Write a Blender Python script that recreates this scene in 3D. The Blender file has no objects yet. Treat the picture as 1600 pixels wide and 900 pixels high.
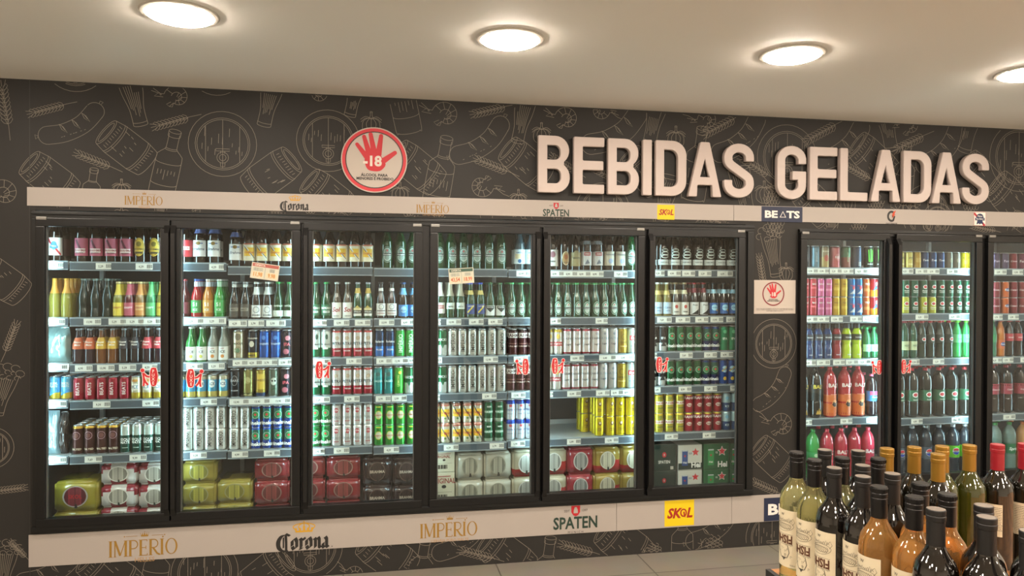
import bpy, bmesh, math, random
from mathutils import Vector, Matrix, geometry
random.seed(7)
S = bpy.context.scene
COL = S.collection
PI = math.pi
def R(d): return math.radians(d)

# ------------------------------------------------------------------ camera
F, YAW, PITCH, ROLL = 1155.0, R(10.845), R(-0.434), R(0.234)
EYE = Vector((0, -4.4, 1.705))
_fw = Vector((math.sin(YAW)*math.cos(PITCH), math.cos(YAW)*math.cos(PITCH), math.sin(PITCH)))
_r0 = Vector((math.cos(YAW), -math.sin(YAW), 0)); _u0 = _r0.cross(_fw)
_rt = _r0*math.cos(ROLL)+_u0*math.sin(ROLL); _up = -_r0*math.sin(ROLL)+_u0*math.cos(ROLL)
cd = bpy.data.cameras.new('camera'); cam = bpy.data.objects.new('camera', cd); COL.objects.link(cam)
cd.sensor_width = 36; cd.lens = F/1600*36; cd.clip_start = .05
cam.matrix_world = Matrix(((_rt.x, _up.x, -_fw.x, EYE.x), (_rt.y, _up.y, -_fw.y, EYE.y), (_rt.z, _up.z, -_fw.z, EYE.z), (0, 0, 0, 1)))
S.camera = cam
def ray(px, py): return _fw*F+_rt*(px-800)+_up*(450-py)
def at(px, py, y=0.0):
    d = ray(px, py); return EYE+d*((y-EYE.y)/d.y)
def atz(px, py, z):
    d = ray(px, py); return EYE+d*((z-EYE.z)/d.z)

# ------------------------------------------------------------------ light levels, exposure
S.view_settings.view_transform = 'Standard'; S.view_settings.look = 'None'
S.view_settings.gamma = 1; S.view_settings.use_curve_mapping = False
S.view_settings.exposure = 1.0
LAMP, LAMP_COL = 58.0, (1.0, .88, .74)
LED, LED_COL = 18.5, (.66, .95, 1.0)
w = bpy.data.worlds.new('world'); S.world = w; w.use_nodes = True
w.node_tree.nodes['Background'].inputs[0].default_value = (.9, .85, .8, 1)
w.node_tree.nodes['Background'].inputs[1].default_value = .05

# ------------------------------------------------------------------ materials
def lin(h):
    if not isinstance(h, str): return tuple(h)
    h = h.lstrip('#')
    if len(h) == 3: h = ''.join(c*2 for c in h)
    v = [int(h[i:i+2], 16)/255 for i in (0, 2, 4)]
    return tuple(c/12.92 if c <= .04045 else ((c+.055)/1.055)**2.4 for c in v)
_M = {}
def mat(c, rough=.45, metal=0., noise=0., emit=0., trans=0., coat=0., alpha=0.):
    k = (c, rough, metal, noise, emit, trans, coat, alpha)
    if k in _M: return _M[k]
    m = bpy.data.materials.new('mat_%d' % len(_M)); m.use_nodes = True; nt = m.node_tree
    p = nt.nodes['Principled BSDF']; col = lin(c)
    p.inputs['Base Color'].default_value = (*col, 1); p.inputs['Roughness'].default_value = rough
    p.inputs['Metallic'].default_value = metal; p.inputs['Transmission Weight'].default_value = trans
    p.inputs['Coat Weight'].default_value = coat; p.inputs['Coat Roughness'].default_value = .05
    if emit:
        p.inputs['Emission Color'].default_value = (*col, 1); p.inputs['Emission Strength'].default_value = emit
    if noise:
        n = nt.nodes.new('ShaderNodeTexNoise'); n.inputs['Scale'].default_value = 14; n.inputs['Detail'].default_value = 4
        tc = nt.nodes.new('ShaderNodeTexCoord'); nt.links.new(tc.outputs['Object'], n.inputs['Vector'])
        x = nt.nodes.new('ShaderNodeMix'); x.data_type = 'RGBA'
        x.inputs[6].default_value = (*[v*(1-noise) for v in col], 1); x.inputs[7].default_value = (*[min(1, v*(1+noise)) for v in col], 1)
        nt.links.new(n.outputs['Fac'], x.inputs[0]); nt.links.new(x.outputs[2], p.inputs['Base Color'])
    if alpha:   # coloured see-through share of bottle glass and thin plastic
        t = nt.nodes.new('ShaderNodeBsdfTransparent'); t.inputs[0].default_value = (*[v**.6 for v in col], 1)
        s = nt.nodes.new('ShaderNodeMixShader'); s.inputs[0].default_value = alpha
        nt.links.new(p.outputs[0], s.inputs[1]); nt.links.new(t.outputs[0], s.inputs[2])
        nt.links.new(s.outputs[0], nt.nodes['Material Output'].inputs[0])
    _M[k] = m
    return m
def ink(c): return mat(c, .5)
def can_m(c): return mat(c, .30, .62)
def glass_pane_mat():
    m = bpy.data.materials.new('door_glass'); m.use_nodes = True; nt = m.node_tree; nt.nodes.clear()
    o = nt.nodes.new('ShaderNodeOutputMaterial'); t = nt.nodes.new('ShaderNodeBsdfTransparent'); g = nt.nodes.new('ShaderNodeBsdfGlossy')
    t.inputs[0].default_value = (.90, .94, .94, 1); g.inputs['Roughness'].default_value = .02
    f = nt.nodes.new('ShaderNodeLayerWeight')      # Schlick reflectance from the facing ratio
    pw = nt.nodes.new('ShaderNodeMath'); pw.operation = 'POWER'; pw.inputs[1].default_value = 5
    mu = nt.nodes.new('ShaderNodeMath'); mu.operation = 'MULTIPLY_ADD'; mu.inputs[1].default_value = .95; mu.inputs[2].default_value = .042
    nt.links.new(f.outputs['Facing'], pw.inputs[0])
    s = nt.nodes.new('ShaderNodeMixShader')
    nt.links.new(pw.outputs[0], mu.inputs[0]); nt.links.new(mu.outputs[0], s.inputs[0])
    nt.links.new(t.outputs[0], s.inputs[1]); nt.links.new(g.outputs[0], s.inputs[2]); nt.links.new(s.outputs[0], o.inputs[0])
    return m
def floor_mat():
    m = bpy.data.materials.new('floor_tile'); m.use_nodes = True; nt = m.node_tree; p = nt.nodes['Principled BSDF']
    tc = nt.nodes.new('ShaderNodeTexCoord'); b = nt.nodes.new('ShaderNodeTexBrick')
    mp = nt.nodes.new('ShaderNodeMapping'); mp.inputs['Location'].default_value = (.15, .30, 0)
    b.offset = 0; b.inputs['Scale'].default_value = 1; b.inputs['Brick Width'].default_value = .9; b.inputs['Row Height'].default_value = .9
    b.inputs['Mortar Size'].default_value = .004
    for i, c in enumerate(('#837d72', '#7b756a', '#524d46')): b.inputs[1+i].default_value = (*lin(c), 1)
    n = nt.nodes.new('ShaderNodeTexNoise'); n.inputs['Scale'].default_value = 5; n.inputs['Detail'].default_value = 6
    x = nt.nodes.new('ShaderNodeMix'); x.data_type = 'RGBA'; x.blend_type = 'MULTIPLY'; x.inputs[0].default_value = .25
    nt.links.new(tc.outputs['Object'], mp.inputs[0]); nt.links.new(mp.outputs[0], b.inputs['Vector']); nt.links.new(tc.outputs['Object'], n.inputs['Vector'])
    nt.links.new(b.outputs[0], x.inputs[6]); nt.links.new(n.outputs['Color'], x.inputs[7]); nt.links.new(x.outputs[2], p.inputs['Base Color'])
    p.inputs['Roughness'].default_value = .42
    return m
def wood_mat():
    m = bpy.data.materials.new('oak'); m.use_nodes = True; nt = m.node_tree; p = nt.nodes['Principled BSDF']
    tc = nt.nodes.new('ShaderNodeTexCoord'); wv = nt.nodes.new('ShaderNodeTexWave'); mp = nt.nodes.new('ShaderNodeMapping')
    mp.inputs['Scale'].default_value = (1, 14, 6); wv.inputs['Distortion'].default_value = 4; wv.inputs['Scale'].default_value = 1.5
    r = nt.nodes.new('ShaderNodeValToRGB'); r.color_ramp.elements[0].color = (*lin('#8a5a32'), 1); r.color_ramp.elements[1].color = (*lin('#b57d4a'), 1)
    nt.links.new(tc.outputs['Object'], mp.inputs[0]); nt.links.new(mp.outputs[0], wv.inputs['Vector']); nt.links.new(wv.outputs['Fac'], r.inputs[0])
    nt.links.new(r.outputs[0], p.inputs['Base Color']); p.inputs['Roughness'].default_value = .4
    return m

# ------------------------------------------------------------------ mesh builder
class MB:
    def __init__(s): s.v = []; s.f = []; s.mi = []; s.m = []; s.sm = []
    def add(s, vs, fs, m, smooth=False):
        if m not in s.m: s.m.append(m)
        b = len(s.v); i = s.m.index(m); s.v += [tuple(v) for v in vs]
        for f in fs: s.f.append([k+b for k in f]); s.mi.append(i); s.sm.append(smooth)
    def box(s, x0, x1, y0, y1, z0, z1, m, skip=''):
        v = [(x0, y0, z0), (x1, y0, z0), (x1, y1, z0), (x0, y1, z0), (x0, y0, z1), (x1, y0, z1), (x1, y1, z1), (x0, y1, z1)]
        f = {'b': (0, 3, 2, 1), 't': (4, 5, 6, 7), 'f': (0, 1, 5, 4), 'r': (1, 2, 6, 5), 'k': (2, 3, 7, 6), 'l': (3, 0, 4, 7)}
        s.add(v, [f[k] for k in f if k not in skip], m)
    def bbox(s, x0, x1, y0, y1, z0, z1, m, r=.003):     # box with chamfered edges
        bm = bmesh.new(); bmesh.ops.create_cube(bm, size=1)
        for v in bm.verts: v.co = ((x0+x1)/2+v.co.x*(x1-x0), (y0+y1)/2+v.co.y*(y1-y0), (z0+z1)/2+v.co.z*(z1-z0))
        bmesh.ops.bevel(bm, geom=bm.edges[:], offset=r, segments=2, affect='EDGES', profile=.6)
        s.add([v.co.copy() for v in bm.verts], [[v.index for v in f.verts] for f in _ix(bm).faces], m); bm.free()
    def lathe(s, prof, m, n=20, c=(0, 0), caps=True, smooth=True):   # prof: (radius, z[, material])
        vs = []; cur = m
        for p in prof:
            for k in range(n):
                a = 2*PI*k/n; vs.append((c[0]+p[0]*math.cos(a), c[1]+p[0]*math.sin(a), p[1]))
        for i in range(len(prof)-1):
            mm = prof[i][2] if len(prof[i]) > 2 else m
            s.add(vs[i*n:(i+2)*n], [(k, (k+1) % n, n+(k+1) % n, n+k) for k in range(n)], mm, smooth)
        if caps:
            e = prof[-1]; s.add(vs[-n:], [list(range(n))], e[2] if len(e) > 2 else m)
            s.add(vs[:n], [list(range(n))[::-1]], prof[0][2] if len(prof[0]) > 2 else m)
    def put(s, sh, mp, u, v, m, rot=0, sc=1, smooth=False):
        c, q = math.cos(rot)*sc, math.sin(rot)*sc; LAY[0] += 1; LAY[1] = (LAY[0] % 14)*2.2e-5
        s.add([mp(u+a*c-b*q, v+a*q+b*c) for a, b in sh[0]], sh[1], m, smooth)
    def mesh(s, name):
        me = bpy.data.meshes.new(name); me.from_pydata(s.v, [], s.f)
        for m in s.m: me.materials.append(m)
        me.polygons.foreach_set('material_index', s.mi); me.polygons.foreach_set('use_smooth', s.sm)
        me.update(); return me
    def build(s, name, parent=None, loc=(0, 0, 0)): return ob(name, s.mesh(name), parent, loc)
def _ix(bm): bm.verts.index_update(); bm.faces.index_update(); return bm
def ob(name, me, parent=None, loc=(0, 0, 0), rz=0):
    o = bpy.data.objects.new(name, me); COL.objects.link(o); o.parent = parent; o.location = loc; o.rotation_euler = (0, 0, rz); return o
def tag(o, label, cat, group=None):
    o['label'] = label; o['category'] = cat
    if group: o['group'] = group
    return o
def thing(name, label, cat, loc=(0, 0, 0), rz=0, group=None): return tag(ob(name, None, None, loc, rz), label, cat, group)
def struct(o): o['kind'] = 'structure'; return o

# 2-D shapes: (verts, faces); maps from label (u,v) to 3-D
LAY = [0, 0.]     # neighbouring prints get a hair of extra height so that none are coplanar
def flat(x0, y, z0): return lambda u, v: (x0+u, y-LAY[1], z0+v)
def cyl(r, off=.0, a0=0): return lambda u, v: ((r+off+LAY[1])*math.sin(u/r+a0), -(r+off+LAY[1])*math.cos(u/r+a0), v)
def s_cols(fn, w, n=8):     # strips between fn(u)=(lo,hi)
    vs = []; us = [-w+2*w*i/n for i in range(n+1)]
    for u in us: lo, hi = fn(u); vs += [(u, lo), (u, hi)]
    return vs, [(2*i, 2*i+2, 2*i+3, 2*i+1) for i in range(n)]
def s_rect(w, h, n=8): return s_cols(lambda u: (-h/2, h/2), w/2, n)
def s_ell(rx, ry, n=10): return s_cols(lambda u: (-ry*math.sqrt(max(0, 1-(u/rx)**2)), ry*math.sqrt(max(0, 1-(u/rx)**2))), rx, n)
def s_ring(rx, ry, t, n=20, t2=None):
    t2 = t if t2 is None else t2; vs = []
    for k in range(n):
        a = 2*PI*k/n; vs += [(rx*math.cos(a), ry*math.sin(a)), ((rx-t)*math.cos(a), (ry-t2)*math.sin(a))]
    return vs, [(2*k, (2*k+2) % (2*n), (2*k+3) % (2*n), 2*k+1) for k in range(n)]
def s_star(r, k=.42):
    vs = [(0, 0)]+[((r if i % 2 == 0 else r*k)*math.sin(PI*i/5), (r if i % 2 == 0 else r*k)*math.cos(PI*i/5)) for i in range(10)]
    return vs, [(0, 1+(i+1) % 10, 1+i) for i in range(10)]
def s_poly(p):
    tri = geometry.tessellate_polygon([[Vector((x, y, 0)) for x, y in p]])
    return list(p), [tuple(t) for t in tri]
def s_line(p, wd, closed=False):
    p = list(p); n = len(p); vs = []
    for i in range(n):
        a = p[(i-1) % n] if closed or i else p[i]; b = p[(i+1) % n] if closed or i < n-1 else p[i]
        dx, dy = b[0]-a[0], b[1]-a[1]; l = math.hypot(dx, dy) or 1
        vs += [(p[i][0]-dy/l*wd/2, p[i][1]+dx/l*wd/2), (p[i][0]+dy/l*wd/2, p[i][1]-dx/l*wd/2)]
    return vs, [(2*i, 2*i+1, (2*i+3) % (2*n), (2*i+2) % (2*n)) for i in range(n if closed else n-1)]
def s_nib(p, nx, ny):       # broad-nib pen stroke
    vs = []
    for x, y in p: vs += [(x-nx, y-ny), (x+nx, y+ny)]
    return vs, [(2*i, 2*i+1, 2*i+3, 2*i+2) for i in range(len(p)-1)]
_T = {}
def s_text(t, h, bold=.0, vert=False, res=2, sx=1.0, shear=0.):
    k = (t, bold, res, shear)
    if k not in _T:
        cu = bpy.data.curves.new('t', 'FONT'); cu.body = t; cu.align_x = 'CENTER'; cu.offset = bold; cu.resolution_u = res; cu.shear = shear
        o = bpy.data.objects.new('t', cu); COL.objects.link(o); me = o.to_mesh()
        _T[k] = ([(v.co.x, v.co.y) for v in me.vertices], [tuple(f.vertices) for f in me.polygons])
        o.to_mesh_clear(); bpy.data.objects.remove(o); bpy.data.curves.remove(cu)
    vs, fs = _T[k]; q = h/.69
    if vert: return [(-(y-.345)*q, x*q*sx) for x, y in vs], fs
    return [(x*q*sx, (y-.345)*q) for x, y in vs], fs
def arc(cx, cy, rx, ry, a0, a1, n=10): return [(cx+rx*math.cos(R(a0+(a1-a0)*i/n)), cy+ry*math.sin(R(a0+(a1-a0)*i/n))) for i in range(n+1)]
def smooth(p, n=5):         # Catmull-Rom through points
    o = []
    for i in range(len(p)-1):
        a, b, c, d = p[max(i-1, 0)], p[i], p[i+1], p[min(i+2, len(p)-1)]
        for k in range(n):
            t = k/n
            o.append(tuple(.5*(2*b[j]+(c[j]-a[j])*t+(2*a[j]-5*b[j]+4*c[j]-d[j])*t*t+(3*b[j]-a[j]-3*c[j]+d[j])*t**3) for j in (0, 1)))
    return o+[p[-1]]

# ------------------------------------------------------------------ room shell
CEIL = 2.785
XL, XR, YB = -4.3, 6.8, -9.0
WHITE = mat('#d9d2c8', .6)
m = MB(); m.box(XL, XR, YB, .95, -.1, 0, floor_mat()); struct(m.build('floor'))
m = MB(); m.box(XL, XR, YB, .95, CEIL, CEIL+.1, mat('#f7f2ea', .7)); struct(m.build('ceiling'))
for nm, b in (('wall_left', (XL-.1, XL, YB, .95)), ('wall_right', (XR, XR+.1, YB, .95)), ('wall_front', (XL, XR, YB-.1, YB)), ('wall_rear', (XL, XR, .88, .95))):
    m = MB(); m.box(*b, 0, CEIL, mat('#e4dcd0', .7)); struct(m.build(nm))
MUR = mat('#2d2b29', .5); LINE = mat('#7d7469', .6)
MUR.node_tree.nodes['Principled BSDF'].inputs['Specular IOR Level'].default_value = .25
# openings of the two cooler blocks (x0, x1, z0, z1)
OPEN = [(-1.775, 2.375, .345, 2.085), (2.765, 4.905, .345, 2.055)]
m = MB(); xs = [XL, OPEN[0][0], OPEN[0][1], OPEN[1][0], OPEN[1][1], XR]
for i in range(5):
    if i in (1, 3):
        m.box(xs[i], xs[i+1], 0, .1, 0, OPEN[i//2][2], MUR); m.box(xs[i], xs[i+1], 0, .1, OPEN[i//2][3], CEIL, MUR)
    else: m.box(xs[i], xs[i+1], 0, .1, 0, CEIL, MUR)
m.box(at(46.5, 400).x-.002, at(46.5, 400).x+.002, -.0012, 0, 0, CEIL, mat('#2c2825', .5))
# chalk drawings of the mural ------------------------------------------------
def d_barrel():
    L = [arc(0, 0, 1, 1, 0, 360, 36), arc(0, 0, .80, .80, 0, 360, 32), arc(0, 0, .75, .75, 0, 360, 32)]
    for x in (-.5, 0, .5): L.append([(x, -math.sqrt(.55-x*x)), (x, math.sqrt(.55-x*x))])
    for i in range(13):
        x = -.62+i*.1+random.uniform(-.02, .02); y = random.uniform(-.35, .3); h = random.uniform(.1, .3)
        if abs(x) > .17 or y > -.05: L.append([(x, y), (x+.01, y+h)])
    L += [[(-.2, -.15), (.2, -.15), (.2, -.22), (-.2, -.22), (-.2, -.15)], arc(0, -.42, .17, .17, 0, 360, 16), arc(0, -.42, .1, .1, 0, 360, 10),
          [(-.06, -.22), (-.06, -.3)], [(.06, -.22), (.06, -.3)], [(-.07, -.58), (-.06, -.7), (.06, -.7), (.07, -.58)]]
    return L
def d_keg():
    L = [[(-.62, -1), (-.7, -.55), (-.7, .55), (-.62, 1)], [(.62, -1), (.7, -.55), (.7, .55), (.62, 1)],
         arc(0, 1, .62, .16, 0, 360, 20), arc(0, 1.0, .5, .1, 0, 360, 16), arc(0, -1, .62, .16, 180, 360, 12)]
    for z in (.55, .64, -.5, -.59): L.append(arc(0, z, .7, .16, 180, 360, 12))
    for i in range(9): x = -.5+i*.125; L += [[(x, .62+random.uniform(-.02, .02)), (x+.02, .76)], [(x, -.78), (x+.02, -.9)]]
    for i in range(8): x = random.uniform(-.5, .5); z = random.uniform(-.3, .3); L.append([(x, z), (x+.03, z+random.uniform(.1, .3))])
    return L
def d_wheat():
    L = [[(0, -1.5), (.03, -.9), (0, .8)]]
    for i in range(9):
        z = -.75+i*.19
        for s in (-1, 1):
            L.append([(0, z), (s*.14, z+.05), (s*.24, z+.2), (s*.2, z+.3), (s*.08, z+.2), (0, z)])
    for s in (-.1, 0, .1): L.append([(s, .95), (s*2, 1.25)])
    return L
def d_sausage():
    c = smooth([(-1.1, -.3), (-.4, -.28), (.4, .0), (1.0, .5)], 6); up = []; dn = []
    for i, (x, y) in enumerate(c):
        a = c[max(i-1, 0)]; b = c[min(i+1, len(c)-1)]; dx, dy = b[0]-a[0], b[1]-a[1]; l = math.hypot(dx, dy)
        up.append((x-dy/l*.4, y+dx/l*.4)); dn.append((x+dy/l*.4, y-dx/l*.4))
    L = [up, dn, arc(-1.1, -.3, .38, .4, 90, 270, 10), arc(1.0, .5, .4, .4, -55, 128, 10), [(-1.48, -.28), (-1.6, -.2), (-1.6, -.4), (-1.48, -.32)],
         [(1.25, .83), (1.3, .93), (1.42, .85), (1.32, .78)]]
    for x, y in ((-.5, .08), (.05, .2), (.5, .45)): L += [[(x-.05, y+.05), (x+.1, y-.1), (x+.22, y-.38), (x+.02, y-.2), (x-.05, y+.05)], [(x+.02, y), (x+.15, y-.25)]]
    for i in range(8): x = random.uniform(-1, .8); L.append([(x, -.35+.2*x), (x+.06, -.33+.2*x)])
    return L
def d_bottle():
    h = [(.2, 1.25), (.2, .6), (.45, .3), (.45, -1.25)]
    c = smooth([(.19, 1.2), (.19, .75), (.22, .6), (.4, .42), (.46, .2), (.46, -1.2), (.38, -1.3)], 3)
    L = [c, [(-x, z) for x, z in c], arc(0, 1.3, .22, .08, 0, 360, 14), [(-.22, 1.3), (-.22, 1.12)], [(.22, 1.3), (.22, 1.12)], arc(0, 1.12, .22, .07, 180, 360, 8),
         arc(0, .66, .2, .05, 180, 360, 8), arc(0, .6, .21, .05, 180, 360, 8), arc(0, .12, .46, .1, 180, 360, 10), arc(0, -.7, .46, .1, 180, 360, 10), arc(0, -1.28, .4, .08, 180, 360, 10)]
    for i in range(6): x = -.3+i*.12; L.append([(x, -.5+random.uniform(-.1, .2)), (x, -.2)])
    return L
def d_glass(foam=False):
    c = smooth([(.5, 1.0), (.44, .4), (.3, -.3), (.3, -1.0)], 4)
    L = [c, [(-x, z) for x, z in c], arc(0, -1, .3, .07, 180, 360, 8), arc(0, -.86, .3, .06, 180, 360, 8)]
    for i in range(7): x = -.32+i*.1; L.append([(x, .75), (x*.75, .1), (x*.65, random.uniform(-.7, -.2))])
    if foam:
        for x, z, r in ((-.55, .95, .18), (-.4, 1.2, .2), (-.1, 1.3, .22), (.25, 1.3, .2), (.5, 1.1, .2), (.45, .85, .14), (.1, .8, .13), (-.2, .78, .14), (-.05, 1.05, .12), (.2, 1.05, .1)):
            L.append(arc(x, z, r, r*.8, random.randint(0, 90), random.randint(240, 360), 10))
    else: L.append(arc(0, 1.0, .5, .1, 0, 360, 14))
    return L
def d_shrimp():
    sp = [(math.cos(R(a))*(.5+.0012*(a+60)), math.sin(R(a))*(.5+.0012*(a+60))) for a in range(-140, 150, 12)]
    si = [(x*.45, y*.45) for x, y in sp]
    L = [sp, si]+[[sp[i], si[i]] for i in range(1, len(sp)-1, 3)]
    x, y = sp[-1]
    L += [[(x, y), (x-.3, y+.15), (x-.55, y+.05), (x-.1, y-.15)], [(x-.2, y+.12), (x-.45, y+.5), (x-.75, y+.75)], [(x-.25, y+.12), (x-.6, y+.4)], arc(x-.18, y+.03, .04, .04, 0, 360, 8)]
    a, b = sp[0]
    L += [[(a, b), (a-.3, b-.12), (a-.4, b+.05), (a-.12, b+.1)], [(a-.3, b-.12), (a-.15, b-.2), (a, b)]]
    for i in range(5): q = si[4+i*3]; L.append([q, (q[0]*.5-.1, q[1]*.5-.08)])
    return L
def d_garlic():
    L = [smooth([(-.08, .95), (-.1, .6), (-.55, .3), (-.6, -.3), (-.25, -.6), (0, -.62), (.25, -.6), (.6, -.3), (.55, .3), (.1, .6), (.08, .95)], 4), arc(0, .95, .09, .05, 0, 360, 8)]
    for x in (-.25, 0, .25): L.append(smooth([(x*.3, .55), (x*1.4, .1), (x*.6, -.58)], 4))
    for s in (-1, 1): L += [smooth([(0, .5), (s*.4, .62), (s*.75, .4)], 4), smooth([(0, .45), (s*.4, .5), (s*.72, .22)], 4)]
    return L
def d_hop():
    L = []
    for j in range(5):
        for i in range(-2, 3):
            if abs(i)+abs(j-2) < 4: L.append(arc(i*.24+(j % 2)*.12, .5-j*.27, .17, .24, 180, 360, 7))
    L += [arc(0, 0, .62, .8, 40, 140, 8), [(0, .75), (.05, 1.1)], [(0, .78), (-.3, 1.0)], [(0, .78), (.35, .95)]]
    return L
DR = dict(b=d_barrel, k=d_keg, w=d_wheat, s=d_sausage, o=d_bottle, g=d_glass, m=lambda: d_glass(True), r=d_shrimp, l=d_garlic, h=d_hop)
def inhole(x, z): return any(a-.005 < x < b+.005 and c-.005 < z < d+.005 for a, b, c, d in OPEN) or z > CEIL-.004 or z < .004 or x < XL+.01
ART = '''w 8 168 38 8;b 118 97 50 0;w 78 170 30 108;s 114 196 38 10;g 211 160 38 14;r 277 152 28 20;b 338 107 44 0;b 348 225 53 0;k 198 231 40 52;w 272 190 30 108;
w 150 252 30 68;k 78 278 40 52;o 262 258 44 -12;o 142 300 30 -8;l 190 298 20 0;k 424 272 40 -52;g 420 162 36 -12;r 497 146 24 -30;b 513 220 49 0;g 553 152 30 -12;
k 514 306 38 52;l 580 196 22 0;o 628 150 44 12;r 697 180 30 15;k 652 262 38 52;o 688 272 44 -10;l 625 304 20 0;w 768 172 28 105;s 752 222 36 16;w 772 260 28 70;r 752 290 26 200;
k 822 256 36 52;g 815 190 32 -12;r 886 186 26 15;l 846 212 20 0;l 810 314 18 0;s 962 206 38 12;g 1022 188 34 -12;r 938 172 20 200;l 1056 218 20 0;w 1128 196 28 118;r 1106 188 22 30;
s 1156 216 34 20;o 1090 256 40 -8;b 1230 246 46 0;b 942 330 42 0;g 1040 312 34 -10;w 940 270 24 65;k 1005 268 32 40;w 1182 262 26 60;g 1162 300 34 14;l 1194 304 20 0;w 884 258 24 60;
w 1286 206 28 118;s 1318 228 34 18;k 1366 250 34 52;g 1386 196 34 12;r 1422 196 22 30;w 1424 222 26 115;s 1472 232 32 24;g 1515 198 34 -14;b 1592 246 45 0;k 1584 316 36 48;
h 1368 318 18 0;h 1515 316 18 0;h 1204 308 18 0;b 1450 334 40 0;k 1278 322 34 50;w 1342 270 24 65;o 1412 276 34 -6;k 1535 275 30 48;l 1325 318 18 0;r 1410 314 22 190;
g 100 332 22 5;l 190 338 18 0;g 250 338 20 -6;r 300 330 22 0;h 430 336 20 0;h 485 338 18 0;k 530 340 24 -40;o 590 345 26 -0;h 640 342 18 10;w 700 345 22 80;g 760 346 22 0;r 820 348 22 0;
h 872 349 16 0;w 925 348 22 80;r 960 352 20 0;g 1030 352 22 0;l 1100 352 18 0;w 1130 350 20 70;h 1210 352 20 0;g 1300 358 22 0;h 1340 356 18 0;b 1465 345 24 0;w 1540 358 20 80;k 1590 360 22 -20;
m 1208 398 30 10;w 1190 425 22 10;b 1209 537 35 0;s 1208 610 26 26;r 1222 665 26 10;k 1208 717 30 48;w 1198 762 24 65;l 1228 428 16 0;
k 2 437 40 52;w 16 530 28 -20;m 4 615 36 -15;b -14 700 36 0;w 12 765 26 -85;m 8 888 34 -8;r 6 302 34 0;
s 80 890 40 8;k 172 896 44 52;o 243 896 44 -10;b 320 894 52 0;k 412 900 42 -52;b 485 856 50 0;k 606 868 42 52;o 656 894 40 -10;s 722 842 34 14;w 748 867 28 72;k 792 868 40 52;
o 853 894 40 -8;w 905 858 28 72;k 976 850 40 52;o 1066 850 36 -0;s 1116 824 32 14;h 1112 852 20 80;b 1206 838 40 0;r 555 898 20 0;w 30 860 20 40;h 1020 862 16 90'''
lay = 0
for e in ART.replace('\n', '').split(';'):
    k, px, py, sz, rt = e.split(); px, py, sz, rt = float(px), float(py), float(sz), R(float(rt))
    c = at(px, py); q = (at(px+sz, py)-c).length; lay = (lay+1) % 4
    for L in DR[k]():
        P = []
        for i, (x, y) in enumerate(L):      # resample long straight edges so they clip cleanly
            if i:
                a = L[i-1]; n = max(1, int(math.hypot(x-a[0], y-a[1])/.25))
                P += [(a[0]+(x-a[0])*t/n, a[1]+(y-a[1])*t/n) for t in range(1, n+1)]
            else: P.append((x, y))
        run = []
        for x, y in P+[None and 0 or (1e9, 1e9)]:
            X = c.x+q*(x*math.cos(rt)-y*math.sin(rt)); Z = c.z+q*(x*math.sin(rt)+y*math.cos(rt))
            if x > 1e8 or inhole(X, Z):
                if len(run) > 1: m.put(s_line(run, .0024), flat(0, -.0008-lay*.0002, 0), 0, 0, LINE)
                run = []
            else: run.append((X, Z))
wall = struct(m.build('wall_back'))

# ------------------------------------------------------------------ ceiling downlights
dl = MB(); TR = mat('#b9b2a6', .35)
dl.lathe([(.128, -.001), (.150, -.001), (.152, -.004), (.146, -.009), (.131, -.011), (.128, -.006), (.128, -.001)], TR, 40, caps=False)
trim_me = dl.mesh('trim_ring')
df = MB(); df.lathe([(.1285, -.002), (.1285, -.008), (.122, -.017), (.10, -.025), (.06, -.030), (.01, -.031)], mat(LAMP_COL, .5, emit=LAMP), 40); dif_me = df.mesh('diffuser')  # dome shape added below the ceiling so its glow brightens the ceiling
def downlight(x, y, label, group='recessed ceiling downlights'):
    t = thing('downlight', label, 'ceiling light', (x, y, CEIL), 0, group)
    ob('trim_ring', trim_me, t); ob('diffuser', dif_me, t)
P = [atz(px, py, CEIL) for px, py in ((281, 20.5), (797, 60), (1238, 84), (1606, 113))]
for p, n in zip(P, ('leftmost of the lit round ceiling downlights', 'lit round ceiling downlight above the word starting with B', 'lit round ceiling downlight above the second word of the sign', 'lit round ceiling downlight cut by the right picture edge')):
    downlight(p.x, p.y, n)
y1 = sum(p.y for p in P)/4
for x in (2*P[0].x-P[1].x, P[3].x+1.37): downlight(x, y1, 'lit round ceiling downlight beyond the picture edge, in the row by the coolers', 'downlights further from the coolers')
for j in range(1, 5):
    for i in range(-2, 5):
        x = P[1].x+i*1.37; y = y1-j*1.5
        if XL+.3 < x < XR-.3: downlight(x, y, 'lit round ceiling downlight in the rows further from the coolers', 'downlights further from the coolers')

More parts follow.
